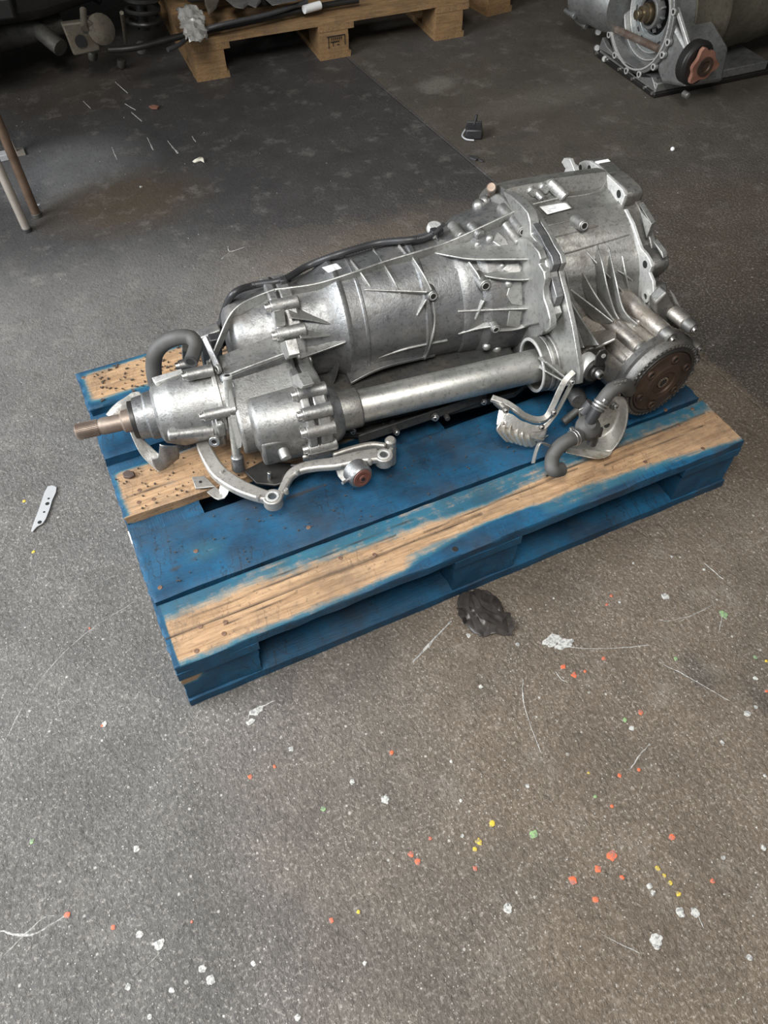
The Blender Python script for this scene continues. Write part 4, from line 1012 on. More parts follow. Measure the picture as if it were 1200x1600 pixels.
# second shield: a pale dished plate behind the thermostat
ds = sheet('dished_shield', [[gy(958,618,-.205), gy(975,622,-.205), gy(981,640,-.21), gy(978,665,-.22), gy(968,690,-.23), gy(955,706,-.235)],
                        [gy(945,620,-.190), gy(958,625,-.185), gy(966,645,-.185), gy(962,665,-.19), gy(955,685,-.205), gy(945,706,-.23)],
                        [gy(935,625,-.190), gy(940,640,-.185), gy(945,660,-.185), gy(940,680,-.19), (gy(932,692,-.205)), gy(925,704,-.225)],
                        [gy(905,640,-.190), gy(905,655,-.185), gy(905,672,-.185), gy(900,685,-.19), gy(893,695,-.205), gy(885,700,-.215)]], M['bracket'], .0010, 5, .0022)
ds['label'] = 'pale dished shield plate behind the thermostat'
sheet('shield_skirt', [[gy(885,700,-.215), gy(910,702,-.225), gy(945,706,-.232), gy(958,705,-.235)], [gy(884,707,-.232), gy(910,713,-.243), gy(935,717,-.256), gy(952,712,-.254)]], M['emboss'], .0004, 10, .0015, corr=corr(.0010, 14))
MB().lathe(gy(948,664,-.186), (0,-1,.3), [(0,.0065),(.001,.0065)], 16).build('shield_hole', M['hole'], gb)
MB().bar([gy(833,724,-.245), gy(838,704,-.24), gy(845,692,-.235), gy(862,698,-.23), gy(885,704,-.22)], .0025, .016, up=(0,-.6,.7)).build('shield_tongue', M['bracket'], gb, .0006)
# thermostat with three necks
tb = MB().lathe(gy(918,668,-.225), (-.10,-.35,.92), [(-.022,.016),(-.010,.023),(.004,.0245),(.007,.0235),(.012,.018),(.020,.011)], 32).build('thermostat', M['rubberd'], gb)
tb['label'] = 'black plastic thermostat body between the hoses'
MB().tube([gy(921,660,-.225), gy(928,648,-.223), gy(936,634,-.220)], .0115, 18, 5).build('thermostat_neck', M['plastic'], tb)
MB().tube([gy(915,676,-.23), gy(905,681,-.236), gy(896,685,-.240)], .0110, 18, 5).build('thermostat_neck', M['plastic'], tb)
MB().tube([gy(925,672,-.225), gy(927,685,-.225), gy(924,693,-.225)], .010, 18, 5).build('thermostat_nose', M['plastic'], tb)
MB().box((-.006,-.003,-.012), (.006,.003,.012)).build('thermostat_rib', M['plastic'], tb, .001).location = gy(936,676,-.225)
h1 = MB().tube([gy(905,681,-.236), gy(890,687,-.242), gy(875,697,-.245), gy(864,712,-.252), gy(862,727,-.268), gy(866,735,-.277), gy(878,733,-.274)], .0138, 20, 7).build('coolant_hose', M['rubberd'], gb)
h1['label'] = 'lower dusty black hose with its open end on the pallet'
h2 = MB().tube([gy(933,640,-.221), gy(942,626,-.216), gy(953,612,-.212), gy(966,604,-.208), gy(978,602,-.200), gy(982,610,-.190)], .0135, 20, 7).build('coolant_hose', M['rubberd'], gb)
h2['label'] = 'short upper hose bent towards the rusty flange'
def clampring(p, d, r, parent):
    o = MB().ring(p, d, r, r+.0018, -.005, -.0015, 28).ring(p, d, r, r+.0018, .0015, .005, 28).build('spring_clamp', M['steel'], parent, .0004)
    u = Vector(d).orthogonal().normalized()
    MB().box((-.004,-.003,-.004), (.004,.003,.004)).build('clamp_ear', M['steel'], parent, .0008).location = Vector(p) + u*(r+.003)
clampring(gy(897,684,-.239), gy(905,681,-.236)-gy(890,687,-.242), .0140, h1)
clampring(gy(938,632,-.2185), gy(942,626,-.216)-gy(933,640,-.221), .0138, h2)
MB().lathe(gy(944,626,-.223), (0,-1,.5), [(-.004,.006),(.004,.006),(.006,.004)], 6).build('clamp_screw', M['steel'], h2)
# pale printed marks on the hose
for k, (x, y) in enumerate(((962,598),(967,597),(972,596),(977,595),(964,603),(969,601))):
    q = gy(x, y, -.216); MB().box((-.0018,-.0004,-.0022), (.0018,.0004,.0022)).build('hose_print', M['bracket'], h2).location = q
# round rubber mount with a pale sleeve and a tab with an eye
mq = gy(931,580,-.165)
MB().lathe(mq, (.15,-1,.1), [(-.035,.0215),(-.006,.0215),(-.004,.020)], 30).build('mount_sleeve', M['machined'], gb)
mm = MB().lathe(mq, (.15,-1,.1), [(-.006,.0235),(-.002,.024),(.001,.021),(.001,.014),(.006,.0135),(.007,.011)], 30).build('rubber_mount', M['dark'], gb)
MB().lathe(mq, (.15,-1,.1), [(.004,.0085),(.016,.0080),(.017,.0065)], 22).build('mount_stud', M['steel'], mm)
MB().lathe(mq, (.15,-1,.1), [(.0165,.0045),(.0175,.0045)], 14).build('mount_bore', M['hole'], mm)
MB().prism([gy(929,572,-.172), gy(932,558,-.172), gy(938,549,-.172), gy(946,546,-.172), (gy(950,551,-.172)), gy(948,562,-.172), gy(942,572,-.172)], (0,.004,.001)).build('mount_tab', M['dark'], gb, .001)
MB().lathe(gy(943,556,-.1725), (0,-1,.1), [(0,.0045),(.001,.0045)], 14).build('tab_hole', M['machined'], gb)
# small pump-like lump and pipes in the shade below
MB().cyl(gy(880,660,-.145), gy(905,640,-.14), .009, .009, 16, .002).build('shaded_pipe', M['pan'], gb)
MB().lathe(gy(905,628,-.14), (-.3,-1,.3), [(-.03,.018),(-.004,.017),(0,.014)], 22).build('shaded_lug', M['pan'], gb)
MB().box((-.05,-.02,-.03), (.05,.04,.03)).build('shaded_casting', M['dark'], gb, .008).location = Vector((.955,-.06,.215))
sp2 = MB().cyl(gy(912,645,-.19), gy(925,630,-.19), .012, .012, 18)
sp2.build('ribbed_sleeve', M['rubber'], gb)

bpy.context.view_layer.update()
for ch in list(gb.children):
    ch.location = ch.location - GB

# ------------------------------------------------------------------ paint spots, scratches and litter on the floor
def fl_(px, py, z=0.0): return at(px, py, Z=z)
def paint_mat(name, col):
    t = NT(name); v = t.coord(); n = t.noise(v, 190, 4, 0.75)
    t.set(base=t.mix(t.ramp(n, [(0.44,0),(0.52,1)]), tuple(x*0.22+0.10 for x in col), tuple(x*.80 for x in col)), rough=0.6); t.bump(n, 0.5, 0.001); return t.m
M['p_orange'] = paint_mat('orange_paint', (0.80,0.16,0.06)); M['p_yellow'] = paint_mat('yellow_paint', (0.75,0.55,0.05))
M['p_green'] = paint_mat('green_paint', (0.28,0.46,0.20)); M['p_white'] = paint_mat('white_paint', (0.60,0.60,0.57))
def splash(mb, px, py, r, seed, lobes=1, dx=1.0):
    c = fl_(px, py); k = 20
    for l in range(lobes):
        a0 = random.random()*6.28; cc = c + (Vector((math.cos(a0), math.sin(a0), 0))*r*0.7 if l else Vector())
        rr = r*(1 if not l else 0.45)
        ring = []
        for i in range(k):
            a = 2*PI*i/k; q = rr*(0.80+0.32*noise.noise((math.cos(a)*1.7+seed+l, math.sin(a)*1.7, seed*0.3)))
            ring.append(cc + Vector((math.cos(a)*q*dx, math.sin(a)*q, 0.0)))
        top = [p + Vector((0,0,.0008)) for p in ring]; inn = [cc.lerp(p, .6) + Vector((0,0,.0013)) for p in ring]
        v = ring + top + inn + [cc + Vector((0,0,.0013))]
        f = []
        for i in range(k):
            j = (i+1) % k; f += [(i, j, k+j, k+i), (k+i, k+j, 2*k+j, 2*k+i), (2*k+i, 2*k+j, 3*k)]
        mb.add(v, f)
spots = {
 'orange': [(897,1055,7,2),(880,1042,6,3),(914,1049,4,1),(943,1029,5,2),(1001,1113,6,1),(955,1338,11,2),(934,1358,7,1),(895,1375,8,2),(930,1406,7,1),(971,1371,5,1),(1049,1308,7,2),(642,1335,6,2),(652,1347,6,2),
            (742,1357,5,1),(968,1212,5,1),(956,1260,4,1),(612,1176,5,1),(672,1310,4,1),(1113,1377,5,1),(105,1430,6,1),(177,1449,5,1),(391,1214,5,2),(429,1198,4,1),(518,1438,5,1),(998,1203,4,1),(955,931,4,1),(948,945,4,1),(1197,1080,4,1),(160,1134,4,1),(300,1440,3,1),(140,982,3,1)],
 'yellow': [(748,1315,7,2),(742,1327,5,1),(769,1287,7,2),(1027,1357,5,2),(1038,1368,4,1),(1047,1380,5,1),(1060,1397,5,1),(38,783,5,2),(52,863,5,2),(919,1208,3,1),(1197,1033,4,1),(560,1425,4,1)],
 'green': [(834,1303,9,2),(1131,960,10,3),(1056,1029,5,2),(930,1245,4,1),(505,1264,5,3),(50,1315,5,1),(976,1125,5,2),(1180,1027,5,1)],
 'white': [(1130,1340,5,1),(1193,1325,6,1),(1171,1496,6,1),(1025,1470,13,3),(793,1420,9,3),(1063,1425,9,2),(1086,1427,9,2),(218,1460,7,1),(249,1476,10,2),(316,1514,8,1),(328,1531,9,2),(268,1547,6,2),(200,1542,6,1),(396,1506,5,1),
           (213,1326,7,2),(163,1132,7,2),(234,1589,5,1),(570,1505,4,1),(1168,1115,8,2),(1128,1160,5,1),(987,1138,6,1),(824,1228,5,1),(1040,932,9,3),(732,993,6,2),(809,1007,5,1),(968,941,4,1),(865,935,3,1),(751,1073,5,2),(1180,1060,6,2),
           (1181,1105,5,1),(720,1251,4,1),(1015,1385,6,2),(455,1170,6,1),(550,1222,6,2),(602,1250,9,3),(1020,1395,5,2),(1195,1212,4,1),(722,1306,4,1),(465,1590,6,1),(350,1588,3,1),(705,1190,4,1),(1053,234,3,1),(220,292,4,2),(990,880,4,1),(1050,870,4,1),(60,320,5,1),(1100,890,4,1)]}
for col, L in spots.items():
    mb = MB()
    for i, (x, y, r, l) in enumerate(L):
        splash(mb, x, y, r*0.00088*(1.0 if y > 700 else 1.6), i*1.37+len(col), l)
    if col == 'white':
        for i in range(260):   # fine flecks over the whole floor
            x, y = random.uniform(0, 1200), random.uniform(150, 1600)
            splash(mb, x, y, random.uniform(.0006, .0017), i*.7, 1)
    o = mb.build('paint_spots', M['p_'+col], fl, 0, 40); o['kind'] = 'stuff'; o['label'] = col + ' paint spots dried on the floor'
def scratch(pts, w=.0016, mat='p_white'):
    K = spline([fl_(x, y) for x, y in pts], 6); v = []; f = []
    for i, p in enumerate(K):
        t_ = (K[min(i+1,len(K)-1)]-K[max(i-1,0)]).normalized(); s_ = Vector((-t_.y, t_.x, 0))*w*(.3+.9*abs(noise.noise((i*.9, pts[0][0], 0))))
        p = p + Vector((noise.noise((i*.5,1,pts[0][0]))*.002, noise.noise((i*.5,5,pts[0][0]))*.002, 0))
        v += [p - s_, p + Vector((0,0,.0010)), p + s_]
    for i in range(len(K)-1):
        for k in range(2): f.append((i*3+k, i*3+k+1, (i+1)*3+k+1, (i+1)*3+k))
    return v, f
mb = MB()
for pts, w in (([(5,1165),(30,1115),(58,1070),(95,1025),(140,985),(175,962),(210,940)], .0022), ([(645,1035),(675,1002),(705,970)], .0035), ([(857,997),(900,1012),(950,1013),(1015,1008)], .0014), ([(817,1062),(818,1095),(828,1130),(845,1175)], .0016),
               ([(1118,942),(1085,960),(1045,970),(1030,968)], .0012), ([(984,1203),(1000,1180),(1015,1162)], .002), ([(0,1455),(50,1460),(100,1432)], .003), ([(1030,1035),(1070,1055),(1140,1095)], .001), ([(868,1050),(878,1062),(888,1066)], .0014),
               ([(356,385),(360,393),(382,386)], .0022), ([(360,393),(345,405)], .0018), ([(262,220),(278,240)], .004), ([(205,175),(222,190)], .003), ([(230,215),(240,235)], .003), ([(175,230),(183,250)], .003), ([(195,162),(212,172)], .003), ([(300,213),(306,222)], .003),
               ([(180,128),(200,146)], .003), ([(130,158),(142,170)], .002), ([(210,1525),(260,1480)], .0015), ([(1122,990),(1130,960)], .0014), ([(1100,880),(1130,905)], .0012), ([(940,1460),(1000,1490)], .001), ([(0,1500),(60,1440),(85,1430)],.0018), ([(430,1095),(395,1110),(385,1130)],.0025), ([(1090,1430),(1100,1450)],.001)):
    mb.add(*scratch(pts, w))
o = mb.build('scratch_marks', M['p_white'], fl, 0, 0); o['kind'] = 'stuff'; o['label'] = 'pale scratch marks across the floor'
mb = MB()
for i, (x, y, r) in enumerate(((862,1001,.013),(882,1006,.012),(400,1112,.008),(392,1128,.006))): splash(mb, x, y, r, i+50, 1, 1.9)
o = mb.build('paint_spots', M['p_white'], fl, 0, 40); o['kind'] = 'stuff'

def thing(o, label, cat, group=None): return tag(o, label, cat, group)
# perforated metal strip
def flatpiece(name, pts, z, th, mat, bevel=.0005):
    return MB().prism([fl_(x, y, z) for x, y in pts], (0,0,th)).build(name, mat, None, bevel)
M['strip'] = mat_plain('dull_zinc', (0.50,0.51,0.52), 0.45, 0.35, 60, 0.15, 0.1)
ms = flatpiece('metal_strip', [(75,761),(82,759),(89,762),(88,770),(82,783),(78,797),(72,812),(67,819),(58,824),(51,832),(49,830),(54,815),(60,800),(65,785),(70,770)], 0.002, .0025, M['strip'])
thing(ms, 'narrow perforated grey metal strip lying on the floor left of the blue pallet', 'metal strip')
for x, y, r in ((76,779,.0026),(74,787,.0045),(69,800,.0025),(62,816,.0045)):
    MB().lathe(fl_(x, y, .0045), (0,0,1), [(0,r),(.0002,r)], 14).build('punched_hole', M['hole'], ms)
# crumpled black film
M['film'] = mat_plain('black_plastic_film', (0.04,0.035,0.032), 0.38, 0.0, 60, 0.8, 0.3)
def crumple(name, rows, mat, z0, amp, th=.0006, seed=0, freq=60, sub=6):
    R = [spline([fl_(x, y, z0 + h) for x, y, h in r], sub) for r in rows]; m = len(R[0]); cols = [spline([r[i] for r in R], sub) for i in range(m)]; n = len(cols[0]); v = []; f = []
    for i in range(m):
        for j in range(n):
            p = cols[i][j].copy(); k = noise.noise_vector(p*freq + Vector((seed,0,0)))*amp; k.z += abs(noise.noise(p*freq*.8))*amp*1.6
            p += k; p.z = max(p.z, z0*.5, .0012); v.append(p)
    for i in range(m-1):
        for j in range(n-1): f.append((i*n+j, i*n+j+1, (i+1)*n+j+1, (i+1)*n+j))
    me_ = mesh_obj(name, v, f, mat, None, 0, 30, 2, th); return me_
cf = crumple('plastic_film', [[(716,935,.0),(725,925,0.0066),(740,922,0.0110),(762,924,0.0055),(775,932,.0)], [(718,955,.0),(730,950,0.0077),(748,945,0.0110),(770,950,0.0066),(790,960,.0)],
                              [(724,972,.0),(738,972,0.0044),(755,965,0.0088),(775,968,0.0044),(796,975,.0)], [(742,990,.0),(752,996,0.0022),(765,990,0.0044),(780,990,0.0017),(797,990,.0)]], M['film'], .001, .006, seed=4, sub=8, freq=48)
thing(cf, 'crumpled scrap of black plastic film on the floor against the pallet front', 'plastic film')
for i, pp in enumerate((((722,930,0.0090),(735,945,0.0195),(752,960,0.0150),(768,985,0.0045)), ((745,920,0.0075),(752,940,0.0225),(775,955,0.0135),(798,962,0.0023)), ((718,950,0.0060),(722,962,0.0165),(728,972,0.0030)), ((732,925,0.0150),(728,945,0.0210),(745,975,0.0112),(750,994,0.0023)),
                        ((765,930,0.0090),(770,950,0.0165),(790,965,0.0060)), ((740,950,0.0150),(760,965,0.0180),(796,985,0.0015)), ((752,994,0.0023),(770,985,0.0060),(797,992,0.0023)), ((795,965,0.0023),(799,978,0.0045),(797,992,0.0023)))):
    MB().bar([fl_(x, y, z) for x, y, z in pp], .007, .0016, sub=6, wf=lambda q, i=i: .003+.010*abs(math.sin(q*7+i))).build('film_fold', M['film'], cf, 0)
# black clip, shards, scraps at the back
ck = empty('plastic_clip', fl_(740,214)); thing(ck, 'small black plastic clip lying alone on the floor behind the gearbox', 'clip')
o = MB().box((-.030,-.022,.0),(.028,.018,.034)).build('clip_body', M['plastic'], ck, .006)
MB().box((-.026,.012,.030),(.026,.020,.046)).build('clip_lip', M['plastic'], ck, .003)
MB().cyl((.0,.016,.035),(.006,.020,.066),.006,.005,10,.001).build('clip_pin', M['plastic'], ck)
MB().tube([(-.030,.01,.02),(-.040,-.012,.010),(-.026,-.030,.006),(.0,-.036,.006)], .003, 8, 4).build('clip_wire', M['strip'], ck)
ck.rotation_euler = (0,0,math.radians(-28))
thing(flatpiece('rubber_shard', [(731,244),(744,246),(747,250),(743,252),(734,249)], .002, .006, M['rubber'], .001), 'larger of two black shards on the floor beside the slab joint', 'shard')
thing(flatpiece('rubber_shard', [(747,250),(754,251),(754,254),(749,253)], .002, .005, M['rubber'], .001), 'smaller of two black shards on the floor beside the slab joint', 'shard')
M['paper'] = mat_plain('cream_paper', (0.62,0.60,0.50), 0.7, 0, 50, 0.12, 0.1)
thing(crumple('paper_scrap', [[(300,252,.002),(305,249,.010),(312,246,.016)], [(303,254,.002),(310,251,.006),(318,247,.008)], [(308,254,.0),(314,252,.002),(319,255,.0)]], M['paper'], .001, .002, .0008, 2, 50, 4), 'folded cream paper scrap on the dark slab', 'paper scrap')
thing(flatpiece('rag_scrap', [(233,168),(241,166),(249,168),(246,171),(238,171)], .002, .006, M['rustred'], .001), 'small red scrap on the dark floor at the back', 'scrap')
thing(MB().ball((0,0,.007), .007).build('white_pebble', M['label'], None, 0), 'tiny white pebble on the brown floor behind the bell housing', 'pebble').location = fl_(1050,236)
thing(flatpiece('bark_chip', [(192,742),(199,737),(210,739),(212,745),(204,749),(194,748)], .1445, .006, mat_rust('bark', (0.05,0.035,0.03), (0.10,0.07,0.06)), .002), 'dark crumb of debris on the blond plank near the output shaft', 'debris')
# grit on the back plank
gm = MB()
for i in range(170):
    x = random.uniform(0.03, 0.42); y = random.uniform(0.685, 0.79); s_ = random.uniform(.0005, .0017); a = random.uniform(0, 3)
    R = Matrix.Rotation(a, 3, 'Z'); gm.box((-s_*random.uniform(1,3.5),-s_,-.0005),(s_*random.uniform(1,3),s_,s_*.8), R, Vector((x, y, .1456)))
for i in range(110):
    x = random.uniform(0.01, 0.42); y = random.uniform(0.355, 0.47); s_ = random.uniform(.0006, .0018)
    gm.box((-s_,-s_,-.0005),(s_,s_,s_), Matrix.Rotation(i, 3, 'Z'), Vector((x, y, .1456)))
for i in range(130):
    x = random.uniform(0.03, 1.15); y = random.uniform(0.15, 0.29); s_ = random.uniform(.0005, .0012)
    gm.box((-s_*2,-s_,-.0005),(s_,s_,s_), Matrix.Rotation(i, 3, 'Z'), Vector((x, y, .1456)))
go = gm.build('grit', mat_plain('grit', (0.06,0.045,0.035), 0.8, 0, 50, 0.5, 0.2), None, 0, 0)
go['kind'] = 'stuff'; tag(go, 'dark grit and crumbs scattered over the pallet planks', 'grit')

# ------------------------------------------------------------------ steel stand at the left edge
M['galv'] = mat_plain('stained_steel_tube', (0.42,0.38,0.33), 0.45, 0.6, 25, 0.35, 0.15)
M['browntube'] = mat_rust('brown_steel_tube', (0.10,0.065,0.045), (0.17,0.115,0.08), 0.5, 0.5)
stand = empty('steel_stand', (-0.15,1.85,0)); thing(stand, 'steel stand with round legs, one pale and one brown, at the left edge', 'stand')
def sl_(o): o.location = o.location - Vector((-0.15,1.85,0)); return o
def leg(base, top, r, mat, lab):
    o = sl_(MB().cyl(base, top, r, r, 20, .001).build('leg', mat, stand)); o['label'] = lab
    MB().cyl(Vector(base)-Vector((0,0,0)), Vector(base)+Vector((0,0,.012)), r*1.12, r*1.12, 20, .001).build('leg_cap', M['pan'], o)
b1 = fl_(43,361); leg(b1, (b1.x-.03, b1.y+.06, .72), .0125, M['galv'], 'pale stained steel leg')
b2 = fl_(58,338); leg(b2, (b2.x-.015, b2.y+.05, .72), .0135, M['browntube'], 'brown rusty steel leg')
b3 = fl_(22,240)
o = sl_(MB().bar([b3+Vector((-.004,0,.004)), b3+Vector((-.03,.05,.36)), b3+Vector((-.05,.09,.72))], .030, .006, up=(0,1,.1)).build('leg', M['galv'], stand, .001)); o['label'] = 'flat grey steel leg with a foot plate'
sl_(MB().box((b3.x-.05,b3.y-.03,0),(b3.x+.035,b3.y+.02,.006)).build('foot_plate', M['galv'], stand, .001))
b4 = b1 + Vector((-.55,.1,0)); leg(b4, (b4.x, b4.y, .72), .0125, M['galv'], 'pale stained steel leg')
sl_(MB().box((-.70,1.60,.72),(.06,2.35,.75)).build('top_plate', M['galv'], stand, .004))
p_ = fl_(6,238,.02); sl_(MB().box((p_.x-.06,p_.y-.02,0.0),(p_.x+.012,p_.y+.015,.02)).build('foot_plate', M['strip'], stand, .002))

# ------------------------------------------------------------------ raw wooden pallets behind
M['raw'] = wood_mat('raw_pallet_wood', (0.20,0.115,0.05), (0.38,0.235,0.11), dirt=0.35)
M['rawY'] = wood_mat('raw_pallet_wood_cross', (0.20,0.115,0.05), (0.38,0.235,0.11), axis='Y', dirt=0.35)
bare = lambda x, y, z: 1.0
def raw_pallet(loc, rz, label, L=1.2, seed=0, n=5):
    P = empty('wooden_pallet', loc, rz, label, 'pallet')
    ys = [0, .185, .33, .475, .66] if n == 5 else [0, .66]
    for y in ys: board('deck_plank', (0,y,.122), (L,.14 if y in (0,.66,.33) else .1,.022), M['raw'], P, bare, [], .02, seed+y*9, .002)
    for x in (0, (L-.145)/2, L-.145):
        board('cross_board', (x,0,.1), (.145,.8,.022), M['rawY'], P, bare, [], .03, seed+x, .001)
        for y in (0, .33, .66): board('block', (x+.002,y+.002,.022), (.12,.136,.078), M['raw'], P, bare, [], .02, seed+x+y, .002, 3)
        board('bottom_board', (x,0,0), (.13,.8,.022), M['rawY'], P, bare, [], .03, seed+x*3, .001)
    return P
rp = raw_pallet((0.745,2.435,0), math.radians(-3.5), 'raw brown wooden pallet under the black car parts at the back', 1.13, 3)
# stamped marks on its middle block
mk = MB()
def mkb(x0, z0, x1, z1): mk.box((x0,-.0008,z0),(x1,.0006,z1))
mkb(.525,.080,.600,.083); mkb(.530,.040,.533,.082); mkb(.597,.045,.600,.080); mkb(.540,.060,.575,.063); mkb(.548,.046,.551,.060); mkb(.565,.048,.575,.051)
for k in range(6): mkb(.542+k*.008,.068,.545+k*.008,.077)
mk.build('stamp', M['hole'], rp)
rp2 = raw_pallet((2.045,2.50,0), math.radians(6), 'raw wooden pallet of which one foot shows at the top beside the rear gearbox', 1.2, 8)

# ------------------------------------------------------------------ black axle parts on the raw pallet
M['blackmetal'] = mat_plain('black_painted_metal', (0.022,0.021,0.020), 0.42, 0.3, 40, 0.5, 0.25)
M['greasy'] = mat_cast('greasy_casting', (0.05,0.048,0.044), (0.12,0.115,0.10), dirt=(0.03,0.022,0.015), dirt_amt=0.6, rough=0.5, metal=0.6)
M['rotor'] = mat_cast('dull_knuckle_metal', (0.10,0.09,0.07), (0.20,0.18,0.14), dirt=(0.12,0.06,0.025), dirt_amt=0.6, rough=0.55, metal=0.5)
ax = empty('axle_assembly', (.1,2.75,0)); thing(ax, 'black greasy axle end with knuckle plate, disc and coil spring at the top left', 'axle assembly')
AXO = Vector((.1,2.75,0))
hx = empty('subframe', (1.3,2.75,0.144)); thing(hx, 'black subframe with bars, covers and crinkled foil lying on the raw wooden pallet', 'subframe')
HXO = Vector((1.3,2.75,0.144))
def H_(o): o.location = o.location - HXO; o.parent = hx; return o
def A_(o): o.location = o.location - AXO; return o
def rough_block(name, pts, vec, mat, bevel=.012): return A_(MB().prism(pts, vec).build(name, mat, ax, bevel))
# subframe beams
H_(MB().bar([(.80,2.80,.24),(1.0,2.72,.26),(1.2,2.70,.25),(1.7,2.62,.24)], .12, .09).build('subframe_rail', M['blackmetal'], ax, .012))
A_(MB().bar([(-.6,3.10,.30),(-.2,3.10,.36),(.3,3.08,.40),(.66,3.05,.40)], .16, .14).build('subframe_rail', M['greasy'], ax, .015))
A_(MB().bar([(.15,2.55,.30),(.20,2.80,.34),(.22,3.1,.36)], .09, .07).build('subframe_arm', M['blackmetal'], ax, .01))
H_(MB().bar([(1.05,2.50,.22),(1.10,2.75,.26),(1.15,3.05,.36)], .10, .07).build('subframe_arm', M['blackmetal'], ax, .01))
# wheel knuckle plate
kn = [at(x, y, Z=.13) for x, y in ((95,37),(125,33),(150,38),(160,55),(155,80),(115,88),(105,62))]
o = A_(MB().prism([at(x, y, Y=2.50) for x, y in ((96,38),(140,32),(152,40),(158,80),(116,88),(106,62))], (0,.03,.0)).build('knuckle_plate', M['rotor'], ax, .006)); o['label'] = 'dull brown-grey knuckle plate'
A_(MB().lathe(at(126,64, Y=2.495), (0,-1,0), [(0,.020),(.006,.020)], 16).build('knuckle_slot', M['hole'], ax))
A_(MB().lathe(at(160,45, Y=2.50), (.3,-1,.4), [(-.06,.05),(-.01,.05),(0,.03)], 18).build('knuckle_boss', M['rotor'], ax))
A_(MB().cyl(at(130,15, Y=2.55), at(132,45, Y=2.48), .012, .012, 12).build('brake_bolt', M['rotor'], ax))
A_(MB().lathe((.05,2.95,.34), (.3,-1,.25), [(-.03,.16),(0,.165),(.02,.165),(.022,.09),(.06,.08),(.065,.03)], 48).build('brake_disc', M['blackmetal'], ax))
A_(MB().tube([at(30,10,Y=2.9), at(60,45,Y=2.7), at(95,75,Y=2.6)], .03, 14, 5).build('control_arm', M['greasy'], ax))
# coil springs
def coil(c, R, r, turns, h, tilt, put=None):
    pts = []
    for i in range(int(turns*12)+1):
        a = 2*PI*i/12; pts.append(Vector(c) + tilt @ Vector((R*math.cos(a), R*math.sin(a), h*i/(turns*12))))
    return (put or A_)(MB().tube(pts, r, 8, 1).build('coil_spring', M['blackmetal'], ax))
coil((.62,2.60,.155), .058, .008, 6.2, .22, Matrix.Rotation(.18, 3, 'Y'))
coil((1.62,2.85,.20), .058, .008, 5, .2, Matrix.Rotation(-.1, 3, 'X'), H_)
A_(MB().lathe((.64,2.60,.36), (.1,0,1), [(0,.06),(.01,.072),(.016,.072),(.022,.03)], 32).build('spring_seat', M['steel'], ax))
A_(MB().cyl((.62,2.60,.15),(.65,2.60,.42), .022, .02, 16).build('damper', M['blackmetal'], ax))
# long rods lying over the pallet edge, one with a white paper tag
rodt = empty('stabiliser_bar', (.9,2.45,.16)); thing(rodt, 'long black bar with a white paper tag lying over the raw pallet edge', 'bar')
def RB_(o): o.location = o.location - Vector((.9,2.45,.16)); o.parent = rodt; return o
rod = RB_(MB().tube([at(170,78,Z=.165), at(215,74,Z=.165), at(290,55,Z=.17), at(400,32,Z=.17), at(500,10,Z=.17), at(560,0,Z=.17)], .011, 12, 5).build('bar', M['blackmetal'], rodt))
H_(MB().tube([at(262,78,Z=.16), at(280,70,Z=.16), at(300,55,Z=.16), at(340,40,Z=.19), at(420,22,Z=.19), at(480,2,Z=.2)], .008, 10, 5).build('brake_hose', M['rubber'], ax))
ta, tb_ = at(475,15,Z=.182), at(500,8,Z=.182)
o = RB_(MB().cyl(ta, tb_, .0145, .0145, 16).build('tag', M['label'], ax)); o['label'] = 'white paper tag wrapped round the black bar'
for px, py, pz in ((220,72,.16),(145,84,.10),(190,96,.03)):
    A_(MB().lathe(at(px,py,Z=pz), (.2,-.4,.9), [(-.02,.016),(0,.018),(.01,.014),(.012,.006)], 14).build('ball_joint', M['steel'] if px == 220 else M['greasy'], ax))
A_(MB().tube([at(190,20,Z=.28), at(194,45,Z=.2), at(196,66,Z=.14)], .007, 10, 4).build('link_rod', M['rotor'], ax))
# crinkled foil shield hanging over the corner, grey jagged covers above
fo = crumple('foil_shield', [[(276,14,.0),(290,12,.01),(305,12,.01),(316,18,.0)], [(279,30,.0),(292,32,.012),(308,30,.014),(320,34,.0)], [(284,48,.0),(296,46,.006),(310,46,.012),(324,48,.0)], [(292,62,.0),(300,66,.004),(312,66,.006),(326,60,.0)]], M['foil'], .185, .012, .0012, 9, 45, 7)
fo.parent = hx; fo.location = -HXO; fo['label'] = 'crinkled bright foil shield'
for i, pts in enumerate(([(352,0),(372,-14),(395,-8),(408,4),(400,13),(388,8),(380,14),(366,12)], [(410,-4),(440,-12),(470,-8),(465,2),(440,6),(425,9)], [(318,-6),(330,-14),(345,-2),(338,14),(326,24),(320,8)])):
    v_ = [at(x, y, Z=.22) for x, y in pts]; H_(MB().prism(v_, (.01,.02,.006)).build('torn_cover', M['rotor'] if i == 2 else M['cast'], ax, .002))
for i in range(16):   # bolts, brackets and lumps filling the heap
    x = random.uniform(.85, 1.75); y = random.uniform(2.62, 3.0); z = random.uniform(.22, .32); s_ = random.uniform(.03, .06)
    R = Matrix.Rotation(random.uniform(0,3), 3, 'Z') @ Matrix.Rotation(random.uniform(-.5,.5), 3, 'X')
    H_(MB().box((-s_,-s_*.6,-s_*.5),(s_,s_*.6,s_*.5), R, Vector((x,y,z))).lathe((x,y-.03,z), (0.2,-1,.3), [(-.02,s_*.5),(.03,s_*.45),(.035,s_*.2)], 14).build('heap_bracket', M['greasy'] if i % 2 else M['blackmetal'], ax, .006))
